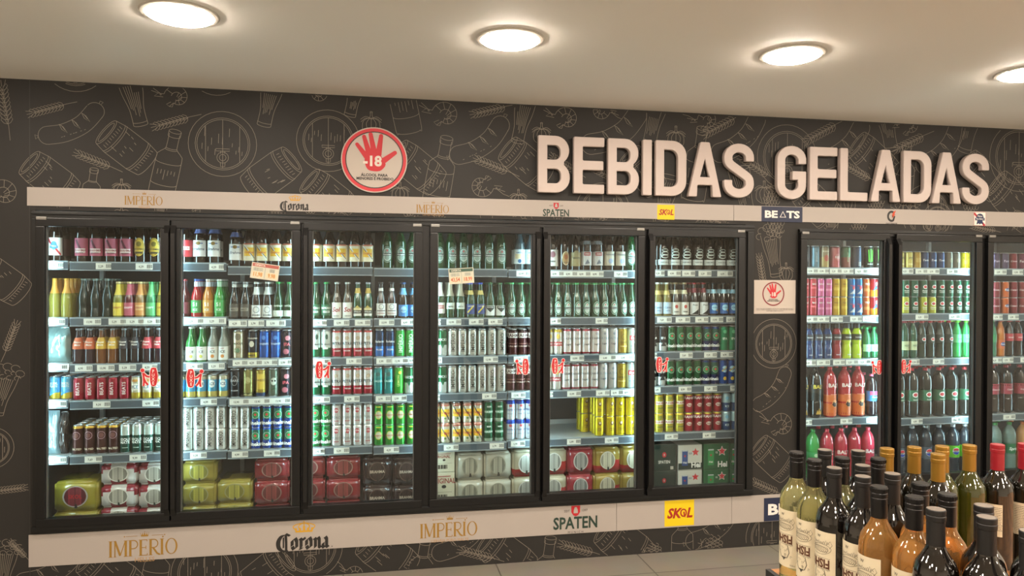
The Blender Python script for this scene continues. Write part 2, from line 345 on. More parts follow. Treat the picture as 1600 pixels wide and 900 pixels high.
# ------------------------------------------------------------------ brand strips with printed logos
STRIP = mat('#a9a099', .4); GOLD = ink('#96712a'); GOLD2 = ink('#c8961f'); BLK = ink('#23201e'); RED = ink('#b3202a'); NAVY = ink('#1c2440')
def serif(mb, ch, mp, x, h, m):      # condensed roman capitals; returns advance
    T, t, sf = .135*h, .04*h, .045*h
    def bar(x0, x1, z0, z1): mb.put(s_poly([(x0, z0), (x1, z0), (x1, z1), (x0, z1)]), mp, 0, 0, m)
    def stem(xc, w): bar(xc-w/2, xc+w/2, 0, h); bar(xc-w/2-.05*h, xc+w/2+.05*h, 0, sf*.7); bar(xc-w/2-.05*h, xc+w/2+.05*h, h-sf*.7, h)
    def bowl(xl): mb.put(s_line([(xl, h-t/2)]+arc(xl+.18*h, .725*h, .24*h, .255*h, 90, -90, 12)+[(xl, .47*h)], .06*h), mp, 0, 0, m)
    if ch in 'Ii': stem(x+.12*h, T); return .27*h
    if ch == 'M':
        stem(x+.1*h, t*1.6); stem(x+.72*h, T); mb.put(s_line([(x+.1*h, h), (x+.4*h, .08*h)], T*.9), mp, 0, 0, m); mb.put(s_line([(x+.4*h, .08*h), (x+.7*h, h)], t*1.3), mp, 0, 0, m); return .86*h
    if ch in 'PR':
        stem(x+.12*h, T); bowl(x+.12*h)
        if ch == 'R': mb.put(s_line([(x+.26*h, .48*h), (x+.5*h, .1*h), (x+.66*h, .02*h)], T*.8), mp, 0, 0, m); return .66*h
        return .6*h
    if ch == 'E':
        stem(x+.12*h, T)
        for z, l in ((.02, .52), (.5, .44), (.98, .5)): bar(x+.12*h, x+l*h, z*h-t/2, z*h+t/2); bar(x+l*h-t, x+l*h, (z-(.0 if z < .1 else .1))*h, (z+(.12 if z < .9 else .0))*h)
        return .57*h
    if ch == 'O': mb.put(s_ring(.36*h, .5*h, T*.8, 24, t), mp, x+.4*h, .5*h, m); return .82*h
    return .3*h
def crown(mb, mp, u, v, w, m, pts=5):
    p = [(-.42*w, 0)]
    for i in range(pts):
        a = -.5*w+w*i/(pts-1); hh = (.62 if i == pts//2 else .42)*w
        p += [(a, hh)]+([(a+w/(pts-1)/2*.9, .16*w)] if i < pts-1 else [])
    p += [(.42*w, 0)]
    mb.put(s_poly(p), mp, u, v, m)
    for i in range(pts): mb.put(s_ell(.045*w, .045*w, 6), mp, u-.5*w+w*i/(pts-1), v+(.64 if i == pts//2 else .44)*w, m)
def logo_imp(mb, mp, w, sub):
    h = w/4.15; x = -w/2
    for c in 'IMPERIO': x += serif(mb, c, lambda u, v: mp(u, v-h/2), x, h, GOLD)
    mb.put(s_ell(.05*h, .05*h, 6), mp, w*.255, h*.62, GOLD)
    crown(mb, mp, 0, h*.69, w*.115, GOLD)
    for s in (-1, 1): mb.put(s_rect(w*.16, h*.025, 2), mp, s*w*.18, h*.74, GOLD); mb.put(s_ell(.04*h, .04*h, 6), mp, s*w*.28, h*.74, GOLD)
    mb.put(s_text(sub, h*(.27 if len(sub) < 8 else .19), 0, sx=.95), mp, 0, -h*.73, ink('#b08a5c'))
def logo_corona(mb, mp, w):
    x = w/6.2; m = BLK; a = .085*x*2; b = .06*x*2
    bl = -.69*x; vs = 1.0
    def st(p, k=1.):
        mb.put(s_nib([(q[0]*x+ox, q[1]*x*vs+bl) for q in p], a*k, b*k), mp, 0, 0, m)
    ox = -w/2+x*.55
    mb.put(s_poly([(ox+px*x, (pz+.38)*x+bl) for px, pz in smooth([(.55, 1.25), (-.1, 1.1), (-.5, .4), (-.35, -.4), (.3, -.75), (.85, -.6), (.3, -.5), (.0, -.1), (.0, .5), (.2, .95)], 5)]), mp, 0, 0, m)
    st([(.55, 1.6), (.6, .7), (.6, -.2), (.75, -.5)], .8); st([(.2, 1.45), (.55, 1.7), (1.0, 1.45)], .7); st([(.3, 1.3), (.3, .1)], .5)
    ox += x*1.25; vs = 1.46
    for ch in 'orona':
        if ch == 'o': st([(0, .2), (.0, .62), (.32, .8), (.5, .55), (.5, .05), (.2, -.1), (0, .15)]); ox += x*.86
        if ch == 'r': st([(0, .75), (.12, .65), (.12, .05), (.0, -.05), (.25, -.05)]); st([(.12, .6), (.4, .78), (.5, .62)]); ox += x*.72
        if ch == 'n': st([(0, .72), (.12, .62), (.12, .0), (.0, -.08)]); st([(.12, .6), (.4, .78), (.54, .6), (.54, .05), (.7, -.06)]); ox += x*.9
        if ch == 'a': st([(.05, .65), (.3, .78), (.46, .6), (.46, .05), (.62, -.06)]); st([(.46, .45), (.08, .3), (.04, .05), (.2, -.08), (.44, .1)]); ox += x*.85
    mb.put(s_ell(.06*x, .06*x, 6), mp, w/2, -.7*x, m)
    cw = w*.36; u0 = w*.0; v0 = x*1.10
    mb.put(s_poly([(u0-.42*cw, v0), (u0+.42*cw, v0), (u0+.43*cw, v0+.09*cw), (u0-.43*cw, v0+.09*cw)]), mp, 0, 0, GOLD2)
    for i in range(5):
        a0 = -.4*cw+i*.2*cw
        mb.put(s_line(smooth([(u0+a0, v0+.12*cw), (u0+a0*1.35, v0+.3*cw), (u0+a0*.8, v0+.42*cw), (u0, v0+.47*cw)], 3), .05*cw), mp, 0, 0, GOLD2)
        mb.put(s_ell(.06*cw, .07*cw, 6), mp, u0+a0, v0+.16*cw, GOLD2)
    mb.put(s_ell(.06*cw, .09*cw, 6), mp, u0, v0+.25*cw, GOLD2); mb.put(s_ell(.03*cw, .05*cw, 6), mp, u0, v0+.53*cw, GOLD2)
def logo_spaten(mb, mp, w):
    G = ink('#22392f')
    mb.put(s_text('SPATEN', w*.30, .025, sx=.80), mp, 0, 0, G)
    h = w*.24; u = 0; v = w*.315
    mb.put(s_poly([(-h*.5, h*.55), (h*.5, h*.55), (h*.5, -.15*h), (h*.28, -.5*h), (0, -.62*h), (-h*.28, -.5*h), (-h*.5, -.15*h)]), mp, u, v, RED)
    mb.put(s_poly([(-h*.1, h*.4), (h*.1, h*.4), (h*.22, .1*h), (h*.25, -.28*h), (-h*.25, -.28*h), (-h*.22, .1*h)]), lambda a, b: (lambda p: (p[0], p[1]-.0004, p[2]))(mp(a, b)), u, v, STRIP)
    mb.put(s_text('SEIT', w*.06), mp, -w*.24, v, BLK); mb.put(s_text('1397', w*.06), mp, w*.24, v, BLK)
    mb.put(s_text('M U N I C H', w*.055), mp, 0, -w*.25, BLK)
def logo_skol(mb, mp, w, h):
    mb.put(s_rect(w, h, 2), mp, 0, 0, ink('#e3c30c'))
    m2 = lambda a, b: (lambda p: (p[0], p[1]-.0004, p[2]))(mp(a, b)); C = ink('#a02418')
    mb.put(s_text('SK', h*.36, .04, shear=.25, sx=.92), m2, -w*.2, 0, C); mb.put(s_text('L', h*.36, .04, shear=.25, sx=.92), m2, w*.33, 0, C)
    mb.put(s_ring(w*.115, h*.165, w*.045, 18), m2, w*.14, 0, C); mb.put(s_poly([(-.02, .04), (.05, .05), (.09, -.22), (.02, -.16)]), m2, w*.14, 0, C, sc=h*.9)
def logo_beats(mb, mp, w, h):
    mb.put(s_rect(w, h, 2), mp, 0, 0, NAVY); m2 = lambda a, b: (lambda p: (p[0], p[1]-.0004, p[2]))(mp(a, b))
    W = ink('#e8e0da'); q = h*.40
    mb.put(s_text('BE', q*1.08, .04, sx=1.4), m2, -w*.27, 0, W); mb.put(s_text('TS', q*1.08, .04, sx=1.4), m2, w*.27, 0, W)
    mb.put(s_line([(-.5*q, -.45*q), (0, .45*q), (.5*q, -.45*q)], q*.17, True), m2, w*.02, 0, W)
def logo_g(mb, mp, w):
    mb.put(s_line(arc(0, 0, w*.36, w*.42, 50, 300, 16)+[(w*.3, -w*.02), (w*.05, -w*.02)], w*.2), mp, 0, 0, BLK)
    mb.put(s_poly([(.2, .45), (.5, .62), (.32, .2), (.46, .2), (.05, -.22), (.16, .08), (.02, .08)]), lambda a, b: (lambda p: (p[0], p[1]-.0004, p[2]))(mp(a, b)), 0, 0, ink('#c4451e'), sc=w*.9)
    mb.put(s_text('GATORADE', w*.17, .02, sx=.9), mp, 0, -w*.68, BLK)
def logo_pbr(mb, mp, w, h, y=.0004):
    m2 = lambda a, b: (lambda p: (p[0], p[1]-y, p[2]))(mp(a, b)); m3 = lambda a, b: (lambda p: (p[0], p[1]-2*y, p[2]))(mp(a, b)); m4 = lambda a, b: (lambda p: (p[0], p[1]-3*y, p[2]))(mp(a, b))
    mb.put(s_rect(w, h, 2), mp, 0, 0, ink('#e9e2da')); mb.put(s_line([(-w*.5, h*.42), (w*.42, -h*.5)], w*.16), m2, 0, 0, RED)
    mb.put(s_line([(-w/2, -h/2), (w/2, -h/2), (w/2, h/2), (-w/2, h/2)], w*.025, True), m2, 0, 0, RED)
    B = ink('#1d2f55'); mb.put(s_ell(w*.32, h*.27), m3, 0, h*.12, B); mb.put(s_rect(w*.82, h*.2, 4), m3, 0, -h*.02, B)
    mb.put(s_poly([(-.2, -.05), (.2, -.05), (.3, -.42), (.1, -.34), (0, -.42), (-.1, -.34), (-.3, -.42)]), m3, 0, 0, B, sc=w)
    mb.put(s_text('Pabst', h*.13, .01), m4, 0, h*.2, ink('#e9e2da')); mb.put(s_text('Blue Ribbon', h*.12, .01, sx=.75), m4, 0, 0, ink('#e9e2da'))
SY = -.0065
UT, UB, LT, LB = 2.207, 2.107, .332, .157
def strip(px0, px1, z0, z1, label, logos):
    m = MB(); x0, x1 = at(px0, 450).x, at(px1, 450).x if px1 < 1600 else 6.2
    m.bbox(x0, x1, -.0058, -.0022, z0, z1, STRIP, .001)
    for fn, px, py, wpx, *a in logos:
        c = at(px, py, SY); sc = (at(px+wpx/2, py, SY)-at(px-wpx/2, py, SY)).length
        a = [(at(px, py-q/2, SY)-at(px, py+q/2, SY)).length if isinstance(q, (int, float)) else q for q in a]
        fn(m, flat(c.x, SY, c.z), sc, *a)
    o = m.build('brand_strip'); tag(o, label, 'wall strip', 'white brand strips above and below the coolers'); return o
strip(43, 1145, UB, UT, 'long white strip of beer logos above the six-door cooler', [(logo_imp, 225.5, 313.5, 62, 'HELLES'), (logo_corona, 461, 322, 48), (logo_imp, 677, 326.5, 53, 'CERVEJA PURO MALTE'), (logo_spaten, 869, 332.5, 34), (logo_skol, 1040.5, 331.5, 27, 23)])
strip(1145.5, 1600, UB, UT, 'white logo strip above the right cooler, ending beyond the picture edge', [(logo_beats, 1222, 335, 64, 24), (logo_g, 1393, 338, 15), (logo_pbr, 1531, 342, 18, 21)])
strip(45, 964.5, LB, LT, 'long white strip of beer logos below the first cooler doors', [(logo_imp, 226, 855.5, 112, 'HELLES'), (logo_corona, 475, 846.5, 88), (logo_imp, 703, 827.5, 93, 'CERVEJA PURO MALTE'), (logo_spaten, 899.5, 816.5, 57)])
strip(965, 1144.5, LB, LT, 'short white strip with the yellow square logo below the sixth door', [(logo_skol, 1061.5, 801.5, 46, 40)])
strip(1145, 1600, LB, LT, 'white strip with navy logo panel partly hidden by wine bottles', [(logo_beats, 1239, 794, 90, 36)])

# ------------------------------------------------------------------ raised letters of the wall sign
def off(p, d):      # offset outline of an open centre line, flat ends
    n = len(p); a = []; b = []
    for i in range(n):
        q0 = p[max(i-1, 0)]; q1 = p[min(i+1, n-1)]
        if 0 < i < n-1:
            d0 = Vector((p[i][0]-q0[0], p[i][1]-q0[1])).normalized(); d1 = Vector((q1[0]-p[i][0], q1[1]-p[i][1])).normalized()
            n0 = Vector((-d0.y, d0.x)); n1 = Vector((-d1.y, d1.x)); mm = (n0+n1).normalized(); k = d/max(.5, mm.dot(n0))
            a.append((p[i][0]+mm.x*k, p[i][1]+mm.y*k)); b.append((p[i][0]-mm.x*k, p[i][1]-mm.y*k))
        else:
            l = math.hypot(q1[0]-q0[0], q1[1]-q0[1]); nx, ny = -(q1[1]-q0[1])/l*d, (q1[0]-q0[0])/l*d
            a.append((p[i][0]+nx, p[i][1]+ny)); b.append((p[i][0]-nx, p[i][1]-ny))
    return a+b[::-1]
def rnd(p, r=.022):      # round the corners of a polygon
    o = []; n = len(p)
    for i in range(n):
        a, b, c = Vector(p[i-1]), Vector(p[i]), Vector(p[(i+1) % n]); u = a-b; v = c-b
        if u.length < .06 or v.length < .06 or u.normalized().dot(v.normalized()) < -.8: o.append(p[i]); continue
        q0, q1 = b+u.normalized()*r, b+v.normalized()*r
        o += [tuple(q0), tuple((q0+q1)/4+b/2), tuple(q1)]
    return o
def letter_loops(c, w):
    t = .165
    if c == 'I': return [rnd([(0, 0), (w, 0), (w, 1), (0, 1)])]
    if c == 'L': return [rnd([(0, 0), (w, 0), (w, t), (t, t), (t, 1), (0, 1)])]
    if c == 'E': return [rnd([(0, 0), (w, 0), (w, t), (t, t), (t, .5-t/2), (w*.97, .5-t/2), (w*.97, .5+t/2), (t, .5+t/2), (t, 1-t), (w, 1-t), (w, 1), (0, 1)])]
    if c == 'D':
        r = .27; q = r-t*.8
        return [rnd([(0, 0)]+arc(w-r, r, r, r, -90, 0)+arc(w-r, 1-r, r, r, 0, 90)+[(0, 1)]), [(t, t)]+arc(w-t-q, t+q, q, q, -90, 0, 5)+arc(w-t-q, 1-t-q, q, q, 0, 90, 5)+[(t, 1-t)]]
    if c == 'B':
        r = .25; q = .1
        return [rnd([(0, 0)]+arc(w-.26, .27, .26, .27, -90, 55)+arc(w-.27, .745, .255, .255, -50, 90)+[(0, 1)]),
                [(t, t)]+arc(w-t-q, t+q, q, q, -90, 0, 5)+arc(w-t-q, .42-q, q, q, 0, 90, 5)+[(t, .42)], [(t, .58)]+arc(w-t-q-.01, .58+q, q, q, -90, 0, 5)+arc(w-t-q-.01, 1-t-q, q, q, 0, 90, 5)+[(t, 1-t)]]
    if c == 'A': return [rnd([(0, 0), (t*1.05, 0), (w/2-.145, .215), (w/2+.145, .215), (w-t*1.05, 0), (w, 0), (w/2+.09, 1), (w/2-.09, 1)]), [(w/2-.095, .36), (w/2+.095, .36), (w/2, .70)]]
    if c == 'S':
        k = w/2-t/2
        p = [(w-t/2, .675), (w-t/2, .74)]+arc(w/2, .745, k, 1-t/2-.745, 10, 180, 12)+smooth([(t/2, .745), (t/2+.03, .63), (w/2, .5), (w-t/2-.03, .37), (w-t/2, .255)], 4)[1:-1]+arc(w/2, .255, k, .255-t/2, 0, -170, 12)+[(t/2, .26), (t/2, .325)]
        return [rnd(off(p, t/2), .02)]
    if c == 'G':
        k = w/2-t/2
        p = [(w-t/2, .665), (w-t/2, .72)]+arc(w/2, .735, k, 1-t/2-.735, 8, 180, 12)+arc(w/2, .265, k, .265-t/2, 180, 360, 14)+[(w-t/2, .4), (w-t/2, .445), (w*.52, .445)]
        return [rnd(off(p, t/2), .02)]
LET = mat('#c4b5af', .42); LSIDE = mat('#8f8176', .5)
WORD = [('B', 840.9, 890.7), ('E', 896.6, 944.4), ('B', 950, 998.9), ('I', 1004.5, 1018.8), ('D', 1024.4, 1072.7), ('A', 1075.5, 1127.7), ('S', 1131.5, 1178.3),
        ('G', 1214.6, 1260), ('E', 1265.4, 1308.6), ('L', 1313, 1356), ('A', 1361, 1407.5), ('D', 1412, 1455.6), ('A', 1456.4, 1502.4), ('S', 1504, 1545.6)]
LY = -.045; z0 = (at(866, 302.8, LY).z+at(1525, 317.5, LY).z)/2; z1 = (at(866, 214, LY).z+at(1525, 238, LY).z)/2; H = z1-z0
ORD = ['first', 'second', 'third', 'fourth', 'fifth', 'sixth', 'seventh', 'eighth', 'ninth', 'tenth', 'eleventh', 'twelfth', 'thirteenth', 'fourteenth']
for i, (c, a, b) in enumerate(WORD):
    xa, xb = at(a, 280, LY).x, at(b, 280, LY).x; me = None
    cu = bpy.data.curves.new('letter', 'CURVE'); cu.dimensions = '2D'; cu.fill_mode = 'BOTH'; cu.extrude = .014; cu.bevel_depth = .0035; cu.bevel_resolution = 1; cu.offset = -.0035
    for lp in letter_loops(c, (xb-xa)/H):
        sp = cu.splines.new('POLY'); sp.points.add(len(lp)-1); sp.use_cyclic_u = True
        for k, (u, v) in enumerate(lp): sp.points[k].co = (u*H, v*H, 0, 1)
    o = bpy.data.objects.new('t', cu); COL.objects.link(o); me0 = o.to_mesh(); bm = bmesh.new(); bm.from_mesh(me0); o.to_mesh_clear(); bpy.data.objects.remove(o)
    bm.transform(Matrix(((1, 0, 0, 0), (0, 0, -1, 0), (0, 1, 0, 0), (0, 0, 0, 1)))); bmesh.ops.remove_doubles(bm, verts=bm.verts[:], dist=1e-5)
    me = bpy.data.meshes.new('letter'); bm.to_mesh(me); bm.free(); me.materials.append(LET)
    t = thing('sign_letter', f"raised pale capital letter {c}, {ORD[i if i < 7 else i-7]} of the {'first' if i < 7 else 'second'} word on the wall sign", 'sign letter', (xa, LY+.0175, z0), 0, 'raised letters of the wall sign')
    ob('face', me, t)
    wl = xb-xa
    pts = {'I': [(.5, .1), (.5, .9)], 'A': [(.13, .06), (.87, .06), (.5, .9)], 'S': [(.5, .08), (.5, .92)], 'G': [(.5, .08), (.5, .92)]}.get(c, [(.13, .1), (.13, .9)])
    
    for fx, fz in pts: so = MB(); so.box(wl*fx-.006, wl*fx+.006, .0176, .0274, H*fz-.006, H*fz+.006, LSIDE); so.build('spacer', t)

# ------------------------------------------------------------------ warning signs
def hand(mb, mp, r, m):
    mb.put(s_poly([(x*r, y*r) for x, y in smooth([(-.30, .05), (-.28, -.2), (-.2, -.37), (-.05, -.42), (.12, -.42), (.24, -.36), (.34, -.2), (.22, .02), (.17, .1), (.0, .12), (-.15, .12), (-.30, .05)], 3)]), mp, 0, 0, m)
    for x0, y0, x1, y1, a in ((-.24, .02, -.52, .38, .055), (-.15, .08, -.31, .62, .06), (.0, .1, -.115, .70, .062), (.12, .08, .20, .66, .062), (.24, -.12, .62, .16, .062)):
        dx, dy = x1-x0, y1-y0; l = math.hypot(dx, dy); nx, ny = -dy/l, dx/l; A = math.degrees(math.atan2(dy, dx))
        mb.put(s_poly([((x0-nx*a*1.5)*r, (y0-ny*a*1.5)*r)]+[(p*r, q*r) for p, q in arc(x1, y1, a, a, A-90, A+90, 8)]+[((x0+nx*a*1.5)*r, (y0+ny*a*1.5)*r)]), mp, 0, 0, m)
def prohib(mb, mp0, r, sq=False):
    L = lambda k: (lambda a, b: (lambda p: (p[0], p[1]-.0005*k, p[2]))(mp0(a, b)))
    HR = ink('#c02832'); RC = ink('#c8323c') if not sq else ink('#7d2a30')
    mb.put(s_ring(r*.965, r*.965, r*.1, 48), L(1), 0, 0, RC)
    if not sq: mb.put(s_ring(r*.87, r*.87, r*.03, 48), L(2), 0, 0, ink('#3a2c2a'))
    hand(mb, lambda a, b: L(2)(a, b+r*.08), r, HR)
    mb.put(s_text('-18', r*.29, .04, res=5, sx=1.0), L(3), -r*.06, r*-.03, ink('#d8ccc2'))
    mb.put(s_text('ÁLCOOL PARA', r*.078, .03, sx=1.05), L(2), 0, -r*.46, BLK); mb.put(s_text('MENORES É PROIBIDO', r*.078, .03, sx=.98), L(2), r*.02, -r*.57, BLK)
c = at(585, 250, -.012); r = (at(637, 250, -.012).x-at(533, 250, -.012).x)/2
m = MB(); bm = MB(); PAPER = mat('#b9aea4', .4)
m.lathe([(r*.995, 0), (r, .002), (r, .010), (r*.99, .0115)], PAPER, 64, caps=True)
m.v = [(v[0], -v[2], v[1]) for v in m.v]
prohib(m, flat(0, -.0117, 0), r)
tag(m.build('warning_sign', None, (c.x, -.0002, c.z)), 'round red-ringed sign with red hand and minus 18 on the mural', 'sign')
m = MB(); a, b = at(1178, 437.5), at(1242.5, 490); w_, h_ = b.x-a.x, a.z-b.z
m.bbox(-w_/2, w_/2, -.003, 0, -h_/2, h_/2, PAPER, .0008)
prohib(m, flat(-w_*.04, -.0032, h_*.09), h_*.37, True)
for k, (q, l) in enumerate(((.88, .95), (.88, .9), (.6, .8))): m.put(s_text('VENDA PROIBIDA DE BEBIDAS ALCOOLICAS PARA MENORES DE DEZOITO ANOS'[:int(66*q)], h_*.022, 0, sx=w_*q/(h_*1.0)), flat(0, -.0036, 0), 0, -h_*(.35+.035*k), BLK)
tag(m.build('warning_sign', None, ((a.x+b.x)/2, -.0002, (a.z+b.z)/2)), 'small white rectangular sign with red hand on the pier between coolers', 'sign')

# ------------------------------------------------------------------ glass-door coolers
FR = mat('#121212', .38, .1); SASH = mat('#0e0e0f', .33, .1); GRIP = mat('#181717', .3, .2); STEEL = mat('#8d8b87', .35, .8)
LINER = mat('#454b50', .5, .1, .06); SHELF = mat('#b9bdbd', .4, .3); RAIL = mat('#4c565e', .35); RAILT = mat('#8d979b', .3)
PANE = glass_pane_mat(); LEDM = mat(LED_COL, .5, emit=LED)
GX = [(73, 253), (283, 457), (487.5, 647), (683, 830), (858, 994), (1021, 1150.5), (1257, 1376), (1405, 1520), (1547, 1662)]
GY = [(354.5, 804), (357, 793.5), (361, 784), (366, 774.5), (368.5, 767.5), (373, 756), (375, 748), (378, 742), (380, 736)]
GZ1 = [at((a+b)/2, y[0], -.01).z for (a, b), y in zip(GX, GY)]
T1 = sum(GZ1[:6])/6; T2 = sum(GZ1[6:])/3; B1 = sum(at((a+b)/2, y[1], -.01).z for (a, b), y in list(zip(GX, GY))[:6])/6
HANDLE = 'RLLRLLRLR'
ORDD = ['first', 'second', 'third', 'fourth', 'fifth', 'sixth', 'seventh', 'eighth', 'ninth']
YELLOWISH = None
def sticker(parent, x, z, side, s):
    m = MB(); W_ = mat('#e8d6d2', .5); Q = ink('#c3252c'); f0, f1, f2 = (flat(x, -.0188-.0004*k, z) for k in range(3))
    oval = [(.0, 1.0), (.24, .95), (.34, .6), (.42, .1), (.34, -.5), (.24, -.9), (0, -1.0), (-.24, -.9), (-.34, -.5), (-.36, .1), (-.34, .6), (-.24, .95)]
    k = 1 if side == 'R' else -1
    m.put(s_poly([(p*1.2*s*k, q*1.07*s) for p, q in oval]), f0, 0, 0, W_); m.put(s_poly([(p*s*k, q*s) for p, q in oval]), f1, 0, 0, Q)
    for i, ch in enumerate('PUXE'): m.put(s_text(ch, s*.32, .02, sx=.9), f2, -.04*s*k, s*(.62-.42*i), W_)
    fig = [[(-1.05, .45), (-.72, .1), (-.4, .0)], [(-1.05, .42), (-.95, -.15), (-.78, -.55), (-.55, -.85)], [(-.98, -.1), (-.95, -.5), (-1.0, -.95)]]
    for d, mm, ff in ((.34, W_, f0), (.19, Q, f1)):
        for L in fig: m.put(s_line([(p*s*k, q*s) for p, q in L], d*s), ff, 0, 0, mm)
        m.put(s_ell((.15+d*.3)*s, (.15+d*.3)*s), ff, -1.1*s*k, .72*s, mm)
    o = m.build('pull_sticker', parent); o['label'] = 'red pull-here sticker with a tugging figure'
def cooler(ids, px_l, x_r, zt, zb, top, label):
    xl = at(px_l, 500).x
    root = thing('display_cooler', label, 'fridge', ((xl+x_r)/2, 0, 0), 0, 'built-in glass-door coolers'); root.location = (0, 0, 0)
    m = MB(); zbm = LT+.003
    m.bbox(xl, x_r, -.016, .02, top-.042, top, FR); m.bbox(xl, x_r, -.024, .02, top-.020, top-.008, FR, .002)
    m.bbox(xl, x_r, -.016, .02, zbm, zbm+.042, FR); m.bbox(xl, x_r, -.030, .02, zbm+.020, zbm+.040, FR, .002)
    m.bbox(xl, xl+.045, -.016, .02, zbm+.042, top-.042, FR); m.bbox(x_r-.045, x_r, -.016, .02, zbm+.042, top-.042, FR)
    ed = [(at(GX[i][0], 550, -.01).x, at(GX[i][1], 550, -.01).x) for i in ids]
    for a, b in zip(ed, ed[1:]): c = (a[1]+b[0])/2; m.bbox(c-.05, c+.05, -.006, .045, zbm+.01, top-.01, FR)
    m.build('frame', root)
    m = MB(); m.box(xl-.06, x_r+.11, .102, .80, .285, 2.17, LINER, 'f')
    m.f = [f[::-1] for f in m.f]; m.build('liner', root)
    xs = [xl+.04]+[(a[1]+b[0])/2 for a, b in zip(ed, ed[1:])]+[x_r-.04]
    for k, x in enumerate(xs):
        lm = MB(); hw = .022
        if k in (0, len(xs)-1): hw = .014
        lm.lathe([(hw*.6, zb+.16), (hw*.6, zt+.02)], LEDM, 10, (0, 0)); o = lm.build('light_tube', root, (x, .062, 0)); o['label'] = 'glowing white vertical light tube'
    for i, (a, b) in zip(ids, ed):
        f = .046; d = MB(); x0, x1, z0, z1 = a-f, b+f, zb-f-.002, zt+f
        d.bbox(x0, x1, -.036, .012, zt, z1, SASH, .004); d.bbox(x0, x1, -.036, .012, z0, zb, SASH, .004)
        d.bbox(x0, a, -.036, .012, zb, zt, SASH, .004); d.bbox(b, x1, -.036, .012, zb, zt, SASH, .004)
        for q in ((a-.002, a+.006, zb, zt), (b-.006, b+.002, zb, zt)): d.box(q[0], q[1], -.018, -.002, q[2], q[3], mat('#5d5f5e', .4, .3))
        door = d.build('door', root)
        g = MB(); g.box(a, b, -.0165, -.0105, zb, zt, PANE, ''); g.f = g.f; g.build('glass_pane', door)
        h = MB(); hx = (b+.018, x1+.004) if HANDLE[i] == 'R' else (x0-.004, a-.018); ym = -.058; xa, xb = hx
        v = [(xa, -.036, z0+.03), (xb, -.036, z0+.03), (xb, -.036, z1-.03), (xa, -.036, z1-.03), (xa+.005, ym, z0+.075), (xb-.005, ym, z0+.075), (xb-.005, ym, z1-.075), (xa+.005, ym, z1-.075)]
        h.add(v, [(4, 5, 6, 7), (0, 1, 5, 4), (2, 3, 7, 6), (1, 2, 6, 5), (3, 0, 4, 7)], GRIP); h.build('handle', door)
        e = MB(); ex = x0+.006 if HANDLE[i] == 'R' else x1-.056
        e.bbox(ex, ex+.05, -.041, -.03, z1-.012, z1+.004, STEEL, .002); e.build('hinge', door)
    return root, ed
c1, E1 = cooler([0, 1, 2, 3, 4, 5], 51.5, at(1176, 500).x, T1, B1, 2.080, 'long black six-door beverage cooler built into the mural wall')
c2, E2 = cooler([6, 7, 8], 1246, at(1546, 500).x+.72, T2, B1, 2.062, 'black glass-door cooler at the right, behind the wine bottles')
ED = E1+E2
PUX = [(240, 589, 1, 14), (298, 591, 0, 14), (499, 578, 0, 13.5), (821, 573, 1, 13), (867, 572, 0, 13), (1030, 570, 0, 13), (1374, 574, 1, 12.5), (1412, 573, 0, 12.5)]
for i, (px, py, rr, s) in enumerate(PUX):
    c = at(px, py, -.019); d = [o for o in (c1 if i < 6 else c2).children if o.name.startswith('door')][i if i < 6 else i-6]
    sticker(d, c.x, c.z, 'RL'[1-rr], s*.0037)

# shelves: bays with the pixel height of each shelf rail's top edge
RY = .112
BAYS = [(-1.835, 108, 90, (408.6, 497, 568, 625.5, 713)), (108, 355, 250, (411, 496.5, 567.8, 624, 708)), (355, 583, 480, (418, 499.3, 560, 619.7, 700.5)),
        (583, 793, 690, (420.6, 498, 557.5, 615.5, 694.5)), (793, 998, 900, (423, 496.5, 554.7, 610, 684.7)), (998, 2.455, 1080, (422.5, 494.6, 550, 603, 676)),
        (2.775, 1391, 1310, (419, 494, 561.5, 653.6)), (1391, 1535, 1450, (419.5, 490.7, 560.5, 653)), (1535, 4.87, 1575, (420.7, 491, 558, 647))]
BX = []; SZ = []
for a, b, px, ys in BAYS:
    BX.append((a if a < 10 and isinstance(a, float) else at(a, 550, RY).x, b if b < 10 and isinstance(b, float) else at(b, 550, RY).x)); SZ.append([at(px, y, RY).z for y in ys])
DECK1, DECK2 = .318, at(1400, 742, .18).z; print('DECK2', DECK2, 'T', T1, T2, 'B', B1)
for k, ((a, b), zs) in enumerate(zip(BX, SZ)):
    for z in zs:
        m = MB(); m.bbox(a+.003, b-.003, .118, .60, z-.013, z-.001, SHELF, .002)
        for q in range(3): x = a+.05+(b-a-.1)*q/2; m.box(x-.006, x+.006, .14, .60, z-.035, z-.013, SHELF)
        m.box(a+.003, b-.003, .60, .606, z-.013, z+.03, SHELF)
        o = m.build('shelf', c1 if k < 6 else c2)
        r = MB(); r.bbox(a+.004, b-.004, .110, .1175, z-.044, z+.004, RAIL, .0015); r.box(a+.004, b-.004, .1075, .110, z-.003, z+.005, RAILT); r.box(a+.004, b-.004, .1075, .110, z-.046, z-.041, RAILT)
        r.build('price_rail', o)
for rt_, x0, x1 in ((c1, BX[0][0], BX[5][1]), (c2, BX[6][0], 4.87)):
    m = MB(); zd = DECK1 if rt_ is c1 else DECK2; m.bbox(x0, x1, .105, .78, zd-.016, zd-.0005, SHELF); m.build('deck', rt_)
    m = MB()
    for x in [b[0] for b in (BX[1:6] if rt_ is c1 else BX[7:9])]: m.box(x-.012, x+.012, .62, .65, zd, 2.03, SHELF)
    m.build('shelf_upright', rt_)
def bay(x):
    for k, (a, b) in enumerate(BX):
        if a <= x < b: return k
    return 0 if x < 0 else (5 if x < 2.6 else 8)

